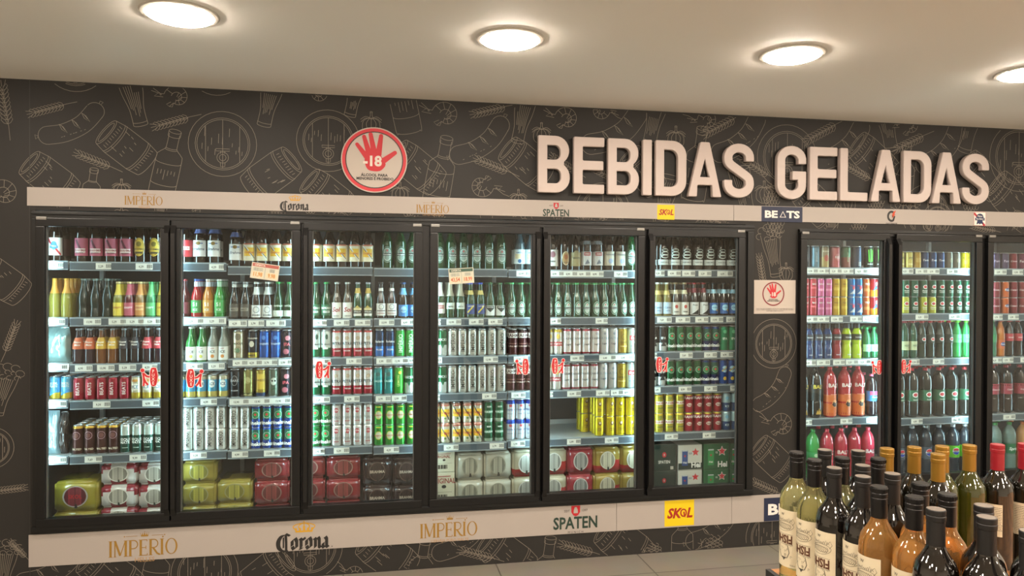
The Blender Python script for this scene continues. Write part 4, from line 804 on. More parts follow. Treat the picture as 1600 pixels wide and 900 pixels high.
dc('cOR', 'small yellow-white striped can', SH_, [(.12, '#c9c2a8'), (.93, '#d6cfb8'), (1, '#c08a7a')], [('r', .060, .045, 0, .50, '#dcae24'), ('d', -.03, .9, .0, .45, .007, '#3a3632'), ('d', .0, .55, .03, .12, .006, '#3a3632'), ('t', 'Original', .010, .002, .5, '#b0382c'), ('r', .060, .006, 0, .86, '#b8473a'), ('p', [(-1, 0), (0, 1), (1, 0), (0, -1)], .008, 0, .24, '#5a7a3a')])
dc('cDG', 'small dark green can', SH_, [(.18, '#9ab09a'), (1, '#1f5234')], [('r', .05, .022, 0, .5, '#2a6a48'), ('t', 'SUBZERO', .008, 0, .5, '#cfdcd0'), ('t', 'BEER', .007, 0, .75, '#cfdcd0')])
dc('cWB', 'small white can with blue top', SH_, [(.78, '#c9cdd2'), (1, '#1f3fa0')], [('t', 'ITAIPAVA', .008, 0, .5, '#1f3f8a'), ('e', .010, .008, 0, .70, '#b0343c'), ('r', .04, .004, 0, .3, '#8a94a8')])
dc('cBR', 'tall brown can with pale band', TH, [(.94, '#4a2626'), (1, '#2a1a1a')], [('r', .08, .030, 0, .76, '#d0c8c0'), ('t', 'BRAHMA', .018, -.004, .76, '#4a2626', .03), ('r', .07, .004, 0, .45, '#8a5a50'), ('t', 'DUPLO MALTE', .006, 0, .35, '#c9b0a4')])
dc('cGR', 'tall white can with gold top and red band', TH, [(.86, '#ccc8be'), (1, '#b99a3a')], [('r', .07, .026, 0, .42, '#b0343c'), ('t', 'ITAIPAVA', .008, 0, .42, W), ('e', .014, .016, 0, .7, '#c9a84a')])
dc('cRT', 'tall white can with red rims', TH, [(.1, '#8f2c3c'), (.92, '#cfcac6'), (1, '#8f2c3c')], [('t', 'CABARÉ', .010, 0, .62, '#6a6468', .02, 1, .2), ('t', 'Lager', .009, 0, .40, '#4a464a', .02, 1, .2), ('e', .010, .010, 0, .8, '#a8a0a4')])
dc('cSV', 'tall silver-white can', TH, '#bfc0be', [('t', 'ULTRA', .011, 0, .62, '#8a8f98'), ('e', .008, .008, 0, .8, '#8a8f98'), ('t', 'Lager', .009, 0, .42, '#5a5f66', .02, 1, .2)])
dc('cGO', 'tall golden can', TH, '#a88a34', [('o', .018, .02, .003, 0, .66, '#6a5418'), ('t', 'GOLD', .010, 0, .45, '#5a4614'), ('r', .05, .006, 0, .3, '#d9c47a')])
dc('cWR', 'tall white can with red script band', TH, '#bccac8', [('r', .05, .03, 0, .62, '#c8323c'), ('t', 'Bud', .016, 0, .62, W, .02, 1, .2), ('r', .04, .006, 0, .3, '#8aa4b0')])
dc('cYL', 'yellow can with dark round emblem', SH_, '#cdb414', [('e', .012, .013, .003, .66, '#6a3a1c'), ('e', .007, .008, .003, .68, '#d9c8a0'), ('t', 'Xingu', .007, .002, .4, '#6a3a1c'), ('r', .028, .003, .002, .3, '#6a3a1c')])
dc('cIP', 'tall black can with white foot', TH, [(.36, '#c4cac8'), (1, '#232628')], [('t', 'IPA', .013, 0, .55, '#d4d8d6'), ('p', [(-1, -1), (1, -1), (0, 1)], .018, 0, .34, '#232628')])
dc('cG2', 'tall emerald can', TH, '#1d8a5c', [('t', 'IPA', .012, 0, .5, '#d0ecd8'), ('e', .012, .012, 0, .78, '#5ac08a')])
dc('cB2', 'tall blue can with pale disc', TH, '#1f4f9a', [('e', .020, .022, 0, .62, '#a8d0e0'), ('d', -.02, .54, .02, .72, .008, '#d9c04a'), ('t', 'BLUE', .010, 0, .62, '#143a7a'), ('e', .012, .012, 0, .25, '#d9b43a')])
dc('cYW', 'small yellow can with white band', SH_, [(.93, '#b9a83a'), (1, '#d9b83a')], [('r', .06, .022, 0, .55, '#d8d2c0'), ('t', 'BRAHMA', .010, 0, .55, '#a03a3a'), ('e', .014, .010, 0, .8, '#8a8a3a'), ('r', .04, .008, 0, .3, '#7a7a34')])
dc('cRB', 'small red can with pale script', SH_, [(.9, '#a02030'), (1, '#b9a03a')], [('t', 'BRAHMA', .013, 0, .78, '#e0d0cc'), ('e', .018, .012, 0, .42, '#c9b4a8'), ('t', 'Chopp', .010, 0, .42, '#8a1c28', .02, 1, .2)])
dc('cWS', 'small pale blue-white can', SH_, [(.48, '#2a4a7a'), (1, '#b4d4dc')], [('e', .012, .012, 0, .72, '#7ab0c8'), ('t', 'ICE', .010, 0, .3, '#c4dce4')])
# soft drinks of the right cooler
def mon(k, desc, c, pr, r=.031): dc(k, desc, .152, c, pr, r)
mon('eG', 'tall blue-grey energy can', '#5f7a86', [('v', 'ENERGY', .012, 0, .5, '#a8b8c0')]); mon('eK', 'dark energy can at the edge', '#3a3a3e', [('v', 'ENERGY', .012, 0, .5, '#7a7a80')])
mon('eA', 'tall amber-red energy can', [(.5, '#a08a5a'), (1, '#8a7a62')], [('e', .016, .022, 0, .45, '#a84a3a'), ('t', 'FUSION', .008, 0, .75, '#d9cfb8')])
mon('eR', 'tall red energy can', '#a8585c', [('e', .018, .024, 0, .5, '#c87a7a'), ('t', 'RED', .012, 0, .5, '#e0d0cc')], .034); mon('eM', 'tall green-red energy can', [(.5, '#7a4a42'), (1, '#4a6a50')], [('v', 'ENERGY', .012, 0, .5, '#a8b898')])
mon('eN', 'tall navy energy can', '#3a465a', [('v', 'ENERGY', .013, 0, .55, '#5f6f88'), ('r', .024, .03, .004, .2, '#8f949a')], .034)
mon('eZ', 'tall black energy can with green claws', '#16181a', [('d', -.014, .85, -.010, .3, .006, '#5fd03a'), ('d', .0, .88, .0, .3, .006, '#5fd03a'), ('d', .013, .85, .010, .32, .006, '#5fd03a'), ('t', 'ENERGY', .006, 0, .2, '#d4d8d4')])
def slk(k, desc, c, pr, r=.0270): dc(k, desc, .130, c, pr, r)
slk('tR', 'slim red can', '#b03a44', [('r', .05, .012, 0, .5, '#d8626a'), ('t', 'BALY', .008, 0, .7, W)]); slk('tP', 'slim pink can', '#c0608a', [('r', .05, .014, 0, .4, '#d88aa8'), ('t', 'BALY', .008, 0, .7, W)])
slk('tY', 'slim mustard yellow can', '#b9962a', [('r', .05, .02, 0, .45, '#c9a83a'), ('t', 'BALY', .008, 0, .7, '#6a4a1a')]); slk('tB', 'slim blue silver can', '#2f6aa8', [('p', [(-1, -1), (1, -1), (1, 1)], .022, 0, .35, '#b4bcc4'), ('e', .010, .012, .004, .5, '#c8323c'), ('t', 'Red Bull', .006, 0, .62, '#c8323c')])
slk('tO', 'slim orange can', '#c9602f', [('r', .05, .02, 0, .4, '#d98a4a'), ('t', 'TNT', .010, 0, .7, W)]); slk('tM', 'slim red yellow blue can', [(.4, '#d9b43a'), (1, '#b8323c')], [('p', [(-1, -1), (1, 0), (0, 1)], .020, 0, .5, '#3a6ab0'), ('e', .010, .012, .008, .72, '#dfe0dc')])
def pow_(k, desc, c, lb, cap): db(k, desc, 'pow', .245, .0320, gl(c, .08), cap, (.52, .69, lb, 100), None, [('t', 'POWERADE', .008, 0, .60, '#d8dce0', .02, .8), ('t', 'ION4', .008, 0, .12, '#c4ccd8')])
pow_('pB', 'dark blue sports drink bottle', '#1f3a6a', '#2a2f3a', '#1c1c1e'); pow_('pR', 'dark red sports drink bottle', '#8a1c26', '#2a2226', '#1c1c1e'); pow_('pG', 'lime yellow sports drink bottle', '#b4cc2a', '#33361f', '#26282a')
db('wG', 'green water bottle with pale label', 'pet5', .215, .0270, gl('#1f7a4a', .2), '#1f8a4a', (.22, .45, '#b4d4c0', 85), None, [('t', 'AGUA', .007, 0, .34, '#1f5a4a')])
db('b2K', 'large black soda bottle with yellow lettering', 'pet2', .345, .0440, gl('#14120f', .0), '#26241f', (.34, .66, '#1a1812', 100), None, [('t', 'BALY', .024, 0, .62, '#c9b43a'), ('p', [(-1, -1), (-.6, .4), (-.3, -.3), (0, 1), (.3, -.3), (.7, .5), (1, -1)], .022, 0, .14, '#b08a3a')])
db('b2R', 'large red soda bottle with orange foot', 'pet2', .345, .0440, gl('#a82a30', .05), '#c8323c', (.04, .45, '#c8642a', 100), None, [('t', 'BALY', .024, 0, .64, '#e8dcd4'), ('e', .020, .026, .004, .28, '#d9945a'), ('p', [(-1, -.2), (-.5, .9), (.2, .3), (.8, .8), (.6, -.8), (-.4, -.9)], .020, .004, .27, '#33211c'), ('r', .05, .004, 0, .46, '#e0a08a')])
db('b2P', 'large pink-red soda bottle', 'pet2', .345, .0440, gl('#b83448', .05), '#d84a5a', (.36, .55, '#b83448', 100), None, [('t', 'BALY', .026, 0, .54, '#f0e4e0'), ('e', .018, .014, 0, .36, '#d8707a')])
db('pkC', 'soda bottle with pink cap and blue label', 'pet2', .29, .0380, gl('#22161c', .1), '#e06a8a', (.36, .60, '#3f7fc0', 100), None, [('r', .07, .024, 0, .55, '#d84a6a'), ('t', 'Guarana', .010, 0, .46, W, .02, 1, .2)])
db('g2L', 'large green soda bottle', 'pet2', .345, .0440, gl('#3a9a4a', .15), '#2f8a44', (.36, .56, '#2f8a4a', 100), None, [('e', .014, .012, 0, .5, '#b4d8b0')])
def c35(k, desc, c, pr): dc(k, desc, .118, c, pr, .0280)
c35('yS', 'short pale yellow can', '#c0b060', [('t', 'FYS', .012, 0, .6, '#3a5a3a'), ('r', .04, .012, 0, .25, '#d9cf8a')]); c35('gS', 'short golden can', '#a88438', [('r', .05, .03, 0, .5, '#b9984a')]); c35('nS', 'short navy can with script', '#22385f', [('t', 'Tonica', .011, 0, .5, '#c4ccd8', .02, 1, .3)])
c35('aS', 'short grey-brown can', '#6a665c', [('e', .014, .016, 0, .5, '#8a846f')]); c35('vS', 'short bright yellow can', '#d4c41f', [('r', .05, .03, 0, .4, '#b0a42f'), ('t', 'SCHWEPPES', .006, 0, .65, '#5a4a14')])
def gua(k, desc, c): dc(k, desc, .120, c, [('e', .017, .014, 0, .60, '#dfe4dc'), ('e', .013, .010, 0, .60, '#b8303a'), ('t', 'Guarana', .007, 0, .38, '#dfe4dc', .02, 1, .2), ('t', 'Antarctica', .005, 0, .28, '#dfe4dc')], .0285)
gua('gG', 'dark green can with red oval', '#1a4a34'); gua('gY', 'yellow-green can with red oval', '#a8a83a')
db('pC', 'pale green bottle with cream label', 'pet5', .268, .0290, gl('#2f5a44', .3), '#8a2a34', (.22, .45, '#b4b88f', 85), None, [('t', 'H2O', .012, 0, .34, '#2a5a3a')])
db('pU', 'dark green bottle with red oval label', 'pet5', .268, .0290, gl('#142a1e', .1), '#b8303a', (.40, .62, '#1f2a24', 100), None, [('e', .016, .013, 0, .5, '#d4dcd4'), ('e', .012, .009, 0, .5, '#b8303a')])
db('pL', 'light green sparkling bottle', 'pet5', .268, .0290, gl('#3fc06a', .35), '#6ad03a', (.40, .62, '#6ad08a', 100), None, [('t', 'Limoneto', .008, 0, .5, '#1f6a3a', .02, .8, .2)])
db('u2L', 'large dark bottle with green label', 'pet2', .345, .0440, gl('#1a201e', .1), '#b8303a', (.33, .55, '#1f5a3c', 100), None, [('e', .022, .018, 0, .46, '#dfe4dc'), ('e', .017, .012, 0, .46, '#b8303a'), ('t', 'Guarana', .007, 0, .36, W, .02, 1, .2)])
db('e2L', 'large clear dark bottle with round red-blue emblem', 'pet2', .345, .0440, gl('#3a424c', .25), '#b0b4b8', (.33, .57, '#4a5866', 100), None, [('e', .025, .025, 0, .46, '#e4e6e6'), ('p', [(math.cos(R(a)), math.sin(R(a))) for a in range(15, 170, 15)], .023, 0, .46, '#c8303c'), ('p', [(math.cos(R(a)), math.sin(R(a))) for a in range(195, 350, 15)], .023, 0, .46, '#2040a8'), ('t', 'PEPSI', .011, 0, .46, '#16181c')])
db('t2L', 'large dark bottle with lime label', 'pet2', .345, .0440, gl('#3a424c', .2), '#b0b4b8', (.33, .57, '#6ac02f', 100), None, [('e', .025, .025, 0, .46, '#e4e6e6'), ('p', [(math.cos(R(a)), math.sin(R(a))) for a in range(15, 170, 15)], .023, 0, .46, '#c8303c'), ('p', [(math.cos(R(a)), math.sin(R(a))) for a in range(195, 350, 15)], .023, 0, .46, '#2040a8'), ('t', 'PEPSI', .011, 0, .46, '#16181c')])
c35('xP', 'short purple can', '#4a3a54', [('t', 'Fanta', .012, 0, .5, '#b4a8c0')]); c35('xF', 'short purple-red can', '#6a2f4a', [('t', 'Fanta', .013, 0, .5, '#d4c8d0')]); c35('xO', 'short orange can', '#b8683a', [('t', 'Fanta', .013, 0, .5, W)])
c35('xR', 'short dark red can', '#7a2a34', [('t', 'Coca-Cola', .009, 0, .5, '#d8c4c4', .02, 1, .25)]); c35('xN', 'short orange-blue can', '#b8582a', [('e', .016, .012, 0, .5, '#2a4a8a'), ('t', 'Fanta', .010, 0, .5, W)])
db('fC', 'small clear green bottle', 'pet5', .268, .029, gl('#4a8a6a', .35), '#3a8a4a', (.40, .6, '#2f7a4a', 100), None, []); db('fF', 'small orange soda bottle', 'pet5', .268, .029, gl('#b8682a', .1), '#a03a34', (.22, .45, '#c05a2a', 100), None, [('e', .018, .014, 0, .34, '#2a4a8a'), ('t', 'Fanta', .010, 0, .34, W)])
db('cC', 'small cola bottle with red label', 'pet5', .268, .029, gl('#1c100e', .05), '#a02a30', (.42, .62, '#a8323a', 100), None, [('t', 'Coca-Cola', .008, 0, .52, W, .02, .9, .25)]); db('pP', 'small dark blue-grey bottle', 'pet5', .268, .029, gl('#222a36', .1), '#2a3a5a', (.4, .62, '#2a3f6a', 100), None, [])
db('c2L', 'large cola bottle with dark red label', 'pet2', .345, .0440, gl('#1c1412', .05), '#8a2a30', (.40, .62, '#8a2a38', 100), None, [('t', 'Coca-Cola', .011, 0, .5, '#d8c4c4', .02, .9, .25)])
db('s2L', 'large clear bottle with green label', 'pet2', .345, .0440, gl('#8fa8a0', .5), '#2f8a44', (.36, .56, '#2f6a48', 100), None, [('t', 'Sprite', .020, 0, .46, '#dfe8e0', .02, 1, .25)])
db('o2L', 'large orange soda bottle', 'pet2', .345, .0440, gl('#c08a5a', .1), '#c0602a', (.36, .56, '#c0703a', 100), None, [('t', 'Fanta', .018, 0, .46, W)])

# ------------------------------------------------------------------ what stands where (pixel centres along each shelf)
ROWS = {
11: 'pbrB 88|mal 129 152 175 198|yov 220.5 243.6', 12: 'gld 87 104.5|ctr 131 150 168|iY 186|iP 202.5|iO 220|iG 237|iY 251', 13: 'sO 123 140.5|sY 158 176|sK 194 212|sR 231 248',
14: 'cBY 88 104|cBT 125 143 161 179 196|cIC 213 230 247', 15: 'cMB 122 140 159 177|cXM 193 210 227 244',
21: 'redL 292|brc 312 335 358.6|ori 385 405 427 448', 22: 'dkr 290|fR 307|fO 325.5|fG 343|dkB 359.5 375|wtB 391 408.6|imG 426 443.6', 23: 'wlg 299 316|wlc 333 349|cTN 373|cBK 396|cBL 413.6 430|cBP 449',
24: 'cI2 286 301 317.5 334 350|cBS 368|cOL 388.5|cGD 408|cSK 427.5|cBP 446.5', 25: 'cIS* 293.5 310.6 328.5 346 364 381|cHZ* 397.5 414.5 431.4 448',
31: 'ori 499 520 541 562 582|hei 604 625 645', 32: 'imG2 493 509.5|sol 527 543.5|stl 560.5 577.5|bdw 595 612|blb 630 646', 33: 'cWG 498 514.5|cPT 530 546 562 577.5|cBH 593 609|cIG 625 641',
34: 'cWG 495 511|cPT 528 544.5 560.5 576|cTL 591 607|cLG 623|cGW 639.5', 35: 'cHS* 496 512|cPR* 527.5 543.5 559.5 575.5|cAN* 592 609 626 643',
41: 'hei 686 705 724 743 763 782|lit 811 828', 42: 'rwN 687.5|slN 703 719|blY 735 750|chv 765.5 781|hnk 799 814 829', 43: 'cGW 686 700|cIM 715 729.5 744 758.5 773 787.5|cBR 802 816 830',
44: 'cGW 683 697|cIM 711.5 726 740.5 755 769.5 784|cBR 799 813 827', 45: 'cOR* 680 696 713 730 746.5|cDG* 763 779.5|cWB* 796.5 812 828',
51: 'whB 863|ambB 880|tanB 898|rwB 917 935|bluB 954 973|hei 991', 52: 'hnk 859 873 888 902 916.5 931 945 959 973 987', 53: 'cGR 860 874|cRT 888 901.5 915 928.5|cSV 942.5 956|cGO 970|cWR 984.5',
54: 'cGR 858 871.5|cRT 885 899 912.5 926.5|cSV 940.5 954.5|cGO 968.5|cWR 983', 55: 'cYL* 936 953 968.5 984',
61: 'wav 1034 1052 1070 1088 1106 1123.5 1141', 62: 'crn 1027.5 1041|rdt 1054 1067|blk 1083.5 1098|skb 1113.5 1129.5 1144', 63: 'cIP 1023 1036|cHT 1049.5 1062 1075 1088|cHB 1101.5 1114.5|cG2 1128 1141',
64: 'cIP 1022 1035|cHT 1048.5 1061.5 1074 1087|cHB 1100 1113|cB2 1126 1139', 65: 'cYW* 1029 1045 1061|cRB* 1075.5 1090 1105 1120|cWS* 1134.5 1147',
71: 'eK 1256|eG 1271|eA 1286|eR 1302|eM 1319.5|eN 1336|eZ 1355 1370', 72: 'tR* 1256 1268|tP* 1280 1292|tY* 1304 1316|tB* 1328 1339.5|tO* 1351|tM* 1363|tR* 1375', 73: 'pB 1262 1277 1291.5|pR 1306|pG 1321.5 1337.5|wG 1353 1364 1375',
74: 'b2K 1252 1273|b2R 1296 1318.5 1340|pkC 1361', 76: 'g2L 1270|b2P 1292 1314 1335 1356',
81: 'yS 1404 1417|gS 1430|nS 1442 1454.5 1467|aS 1480 1492|vS 1504 1516', 82: 'gG+ 1412 1426 1440 1454 1467.5 1481 1494.5 1508|gY- 1412|gG- 1426|gY- 1440 1454|gG- 1467.5 1481 1494.5 1508', 83: 'pC 1412 1425|pU 1438.5 1452 1467 1481|pL 1494 1508',
84: 'u2L 1403 1424 1445 1466 1486 1506', 86: 'e2L 1404 1425 1446 1467|t2L 1489 1508', 91: 'xP 1553 1567|xR 1580|xF 1593', 92: 'xR* 1554|xN* 1567.5|xR* 1581 1594', 93: 'fC 1549|fF 1561.5|cC 1575 1589|pP 1603', 94: 'c2L 1550 1571 1592', 96: 's2L 1555 1577|o2L 1598'}
def parts_of(k):
    d = D[k]
    if d['parts'] is None: d['parts'] = d['fn']()
    return d['parts']
def place(k, loc, rz, label, group):
    d = D[k]; nm = {'can': 'drink_can', 'bottle': 'drink_bottle'}[d['cat']]
    t = thing(nm, label, d['cat'], loc, rz, group)
    for pn, me in parts_of(k): ob(pn, me, t)
    return t
def words(s): return len(s.split())
ent = {}
for key, spec in ROWS.items():
    door, sh = divmod(key, 10)
    for part in spec.split('|'):
        q = part.split(); k = q[0]; st = k[-1] if k[-1] in '*+-' else ''; k = k.rstrip('*+-')
        for i, px in enumerate(q[1:]):
            r = D[k]['r']; x = at(float(px), 560, .138+r).x; b = bay(x) if sh != 6 else (10 if door < 7 else 11)
            if sh == 6: z = DECK2
            else: z = SZ[b][sh-1]
            ent.setdefault((b, sh), []).append(dict(x=x, k=k, st=st, door=door, sh=sh, i=i, n=len(q)-1, z=z, r=r))
for (b, sh), L in ent.items():      # neighbours may touch but never overlap
    if any(e['st'] in '+-' and e['st'] for e in L): continue
    L.sort(key=lambda e: e['x'])
    for it in range(300):
        for a, c in zip(L, L[1:]):
            g = a['r']+c['r']+.0018-(c['x']-a['x'])
            if g > 0: a['x'] -= g/2; c['x'] += g/2
        if b < 9:
            lo, hi = BX[b]
            for e in L: e['x'] = min(max(e['x'], lo+e['r']), hi-e['r'])
CANS, BOTS = MB(), MB(); NB = 0; front = 0
def simple(mb, k, x, y, z):     # rows further back: body and lid only
    d = D[k]; 
    for pn, me in parts_of(k):
        if pn in ('body', 'lid', 'glass', 'cap', 'neck_label'):
            n0 = len(me.vertices); vs = [(v.co.x+x, v.co.y+y, v.co.z+z) for v in me.vertices]
            by = {}
            for f in me.polygons: by.setdefault(f.material_index, []).append(list(f.vertices))
            keep = [i for i, mt in enumerate(me.materials)]
            for mi, fs in by.items():
                if len(fs) > 150: continue
                us = sorted({v for f in fs for v in f}); mp = {v: i for i, v in enumerate(us)}
                if any(len(f) == 3 for f in fs): continue
                mb.add([vs[v] for v in us], [[mp[v] for v in f] for f in fs], me.materials[mi], True)
used_lab = {}
for (b, sh), L in ent.items():
    for e in L:
        k, d, r = e['k'], D[e['k']], e['r']; y = .134+r; lv = {'': [''], '*': ['lower', 'upper'], '+': ['upper'], '-': ['lower']}[e['st']]
        for l in lv:
            key = (e['door'], sh, k, l); j = used_lab.get(key, 0)+1; used_lab[key] = j; e.setdefault('ord', {})[l] = j
for (b, sh), L in ent.items():
    for e in L:
        k, d, r = e['k'], D[e['k']], e['r']; y = .134+r; lv = {'': [''], '*': ['lower', 'upper'], '+': ['upper'], '-': ['lower']}[e['st']]
        jit = 0 if d['cat'] == 'can' and k.startswith('cI') else random.uniform(-9, 9)
        for l in lv:
            tot = used_lab[(e['door'], sh, k, l)]; o = e['ord'][l]
            pos = f", {ORD[o-1]} of {tot}" if tot > 1 else ''
            lay_ = f", {l} layer" if l else ''
            lab = f"{d['desc']}{pos}{lay_}, {SHN[sh-1]} shelf, {ORDD[e['door']-1]} door"
            if words(lab)+2 <= 16: lab += ' from left'
            z = e['z']+(d['h']-.003 if l == 'upper' else 0)
            place(k, (e['x'], y, z), R(jit), lab, f"{d['cat']}s behind the {ORDD[e['door']-1]} glass door"); front += 1
        # the next rows back
        if sh == 6 or k in ('dkr',): 
            if sh == 6: simple(BOTS, k, e['x'], y+2*r+.01, e['z'])
            continue
        top = e['st'] == '*' or e['st'] == '+'
        for q in (1, 2, 3):
            yy = y+q*(2*r+.0045)
            if yy > .56: break
            zs = [e['z'], e['z']+d['h']-.003] if e['st'] == '*' else ([e['z']+d['h']-.003] if e['st'] == '+' else [e['z']])
            if d['cat'] == 'bottle' and q == 1 and sh in (1, 2, 3) and e['door'] < 7 and not e['st']:
                tot = used_lab[(e['door'], sh, k, '')]; pos = f", {ORD[e['ord']['']-1]} of {tot}" if tot > 1 else ''
                kk = 'drk' if k == 'pbrB' else k
                place(kk, (e['x']+(.012 if kk != k else 0), yy, e['z']), R(random.uniform(-20, 20)), f"second-row {D[kk]['desc']}{pos}, {SHN[sh-1]} shelf, {ORDD[e['door']-1]} door", f"bottles behind the {ORDD[e['door']-1]} glass door"); NB += 1
            elif sh >= 2 or d['cat'] == 'bottle' and q < 2:
                for z in zs: simple(CANS if d['cat'] == 'can' else BOTS, k, e['x'], yy, z)
        if k == 'cYL' and e['ord'].get('lower') == 1:
            for q in range(2):
                for l, dz in (('lower', 0), ('upper', d['h']-.003)):
                    place(k, (e['x']-.062-q*.066*0, y+.10+q*.07+.03, e['z']+dz), .3, f"yellow can set back beside the gap, {'nearer' if q == 0 else 'farther'} pair, {l} can, fifth door", 'yellow cans set back beside the gap')
print('FRONT', front, 'BACK BOTTLES', NB, {c: sum(1 for o in bpy.data.objects if o.get('category') == c) for c in ('can', 'bottle', 'price tag')})
for mb, nm, lb, ct in ((CANS, 'rows_of_cans', 'rows of cans standing behind the front cans on all cooler shelves', 'cans'), (BOTS, 'rows_of_bottles', 'rows of bottles standing behind the front bottles on the cooler shelves', 'bottles')):
    o = mb.build(nm); o['kind'] = 'stuff'; tag(o, lb, ct)

# ------------------------------------------------------------------ shrink-wrapped packs and cartons on the deck
def pack(w_, h, dp, c, c2=None, win=None, txt=None, split=None, tc='#2a2422'):
    nx, nz = 4, 1; m = MB(); A = mat(c, .22, .0, .12, 0, 0, .5); B = mat(c2, .22, 0, .1, 0, 0, .5) if c2 else A
    bm = bmesh.new(); bmesh.ops.create_cube(bm, size=1)
    for v in bm.verts: v.co = (v.co.x*w_, v.co.y*dp+dp/2, v.co.z*h+h/2)
    bmesh.ops.bevel(bm, geom=bm.edges[:], offset=min(h*.11, .013), segments=3, affect='EDGES'); bmesh.ops.subdivide_edges(bm, edges=bm.edges[:], cuts=3, use_grid_fill=True)
    for v in bm.verts:      # cans press through the film, film crinkles at the folds
        q = .0035*math.cos(v.co.x/w_*2*PI*3)+.0012*math.sin(v.co.z*160+v.co.x*90); 
        if v.co.y < dp*.5: v.co.y += -q+.003
        if v.co.z > h*.8: v.co.z += q*.5-.003
    vs = [v.co.copy() for v in bm.verts]; _ix(bm); f1 = []; f2 = []
    for f in bm.faces:
        cc = f.calc_center_median(); t = False
        if split == 'foot': t = cc.z < h*.42+.02*math.sin(cc.x/w_*5)
        if split == 'corner': t = abs(cc.x)/w_*1.1+(cc.z/h-.5)*.8 > .52 or (cc.z/h < .3 and abs(cc.x) < w_*.12)
        if split == 'half': t = cc.x < -w_*.1+.3*(cc.z-h/2)
        (f2 if t else f1).append([v.index for v in f.verts])
    m.add(vs, f1, A, True); m.add(vs, f2, B, True) if f2 else 0
    bm.free(); f = lambda o: flat(0, -.0035-.0006*o, h*.5)
    if win:
        wc, cc = win; m.put(s_ring(w_*.29, h*.35, w_*.035, 24), f(0), 0, 0, mat(wc, .3)); 
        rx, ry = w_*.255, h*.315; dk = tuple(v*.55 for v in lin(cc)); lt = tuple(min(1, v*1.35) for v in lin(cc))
        for k, (u0, u1, c_) in enumerate(((-1, -.62, dk), (-.62, -.50, lt), (-.50, -.06, cc), (-.06, .06, dk), (.06, .42, cc), (.42, .55, lt), (.55, 1, dk))):   # cans in the torn window, their shade and glint painted as flat stripes
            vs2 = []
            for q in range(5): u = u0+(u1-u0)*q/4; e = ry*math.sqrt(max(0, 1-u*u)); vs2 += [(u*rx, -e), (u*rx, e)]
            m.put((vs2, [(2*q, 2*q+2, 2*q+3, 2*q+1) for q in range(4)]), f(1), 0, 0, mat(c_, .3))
        m.put(s_poly([(-.5, -1), (.5, -1), (.25, .3), (-.25, .3)]), f(3), w_*.02, -h*.28, ink('#2a2622'), sc=h*.10)
    if txt: m.put(s_text(txt, min(h*.13, w_*.10), .02, sx=.9), f(4), 0, 0 if win else h*.1, ink(tc))
    return m
def carton(w_, h, dp, c, fn):
    m = MB(); m.bbox(-w_/2, w_/2, 0, dp, 0, h, mat(c, .4, 0, .04), .003); m.box(-w_/2, w_/2, -.0003, 0, h*.995, h*.999, ink('#8a8478')); fn(m, lambda o: flat(0, -.0006-.0005*o, h/2), w_, h); return m
def f_orig(m, f, w_, h):
    m.put(s_text('ORIGINAL', h*.14, .02, sx=.8), f(1), w_*.05, h*.25, ink('#9a3a3a')); m.put(s_ell(h*.07, h*.05), f(1), w_*.1, h*.08, BLK); m.put(s_rect(w_*.8, h*.012, 1), f(1), 0, -h*.08, ink('#8a8478')); m.put(s_rect(w_*.7, h*.03, 1), f(1), 0, h*.38, ink('#a85a5a'))
    for i in range(14): m.put(s_rect(w_*.012*(1+i % 3), h*.2, 1), f(1), -w_*.25+i*w_*.035, -h*.25, BLK)
def f_spat(m, f, w_, h):
    m.put(s_ell(h*.085, h*.10), f(1), w_*.02, h*.10, RED); m.put(s_rect(h*.05, h*.08, 2), f(2), w_*.02, h*.1, STRIP); m.put(s_text('SPATEN', h*.11, .02, sx=.85), f(1), w_*.02, -h*.17, ink('#d9d6cc')); m.put(s_rect(h*.12, h*.12, 1), f(1), w_*.33, -h*.4, ink('#b4b0a4'))
def f_hei(dark):
    def g(m, f, w_, h):
        W2 = ink('#e4e4de'); m.put(s_rect(w_*.24, h*.62, 3), f(1), -w_*.22, -.02*h, ink('#1f3f7a' if not dark else '#2f8a4a')); m.put(s_star(h*.06), f(2), -w_*.22, .06*h, RED); m.put(s_text('Hei', h*.08, .02), f(2), -w_*.22, -h*.2, W2); m.put(s_rect(w_*.22, h*.05, 2), f(2), -w_*.22, h*.27, ink('#b4bcc0'))
        if not dark: m.put(s_rect(w_*.98, h*.25, 3), f(.5), 0, -h*.35, ink('#1a2a24'))
        if dark: m.put(s_star(h*.21, .45), f(1), w_*.22, h*.2, W2)
        m.put(s_star(h*(.17), .45), f(2), w_*.22, h*.2, ink('#c8323c')); m.put(s_text('Hei', h*.21, .035, sx=.95), f(3), w_*.24, -h*.3, W2); m.put(s_text('0.0' if not dark else '12', h*.07, .02), f(2), 0, h*.16, ink('#1f3f7a') if not dark else W2)
    return g
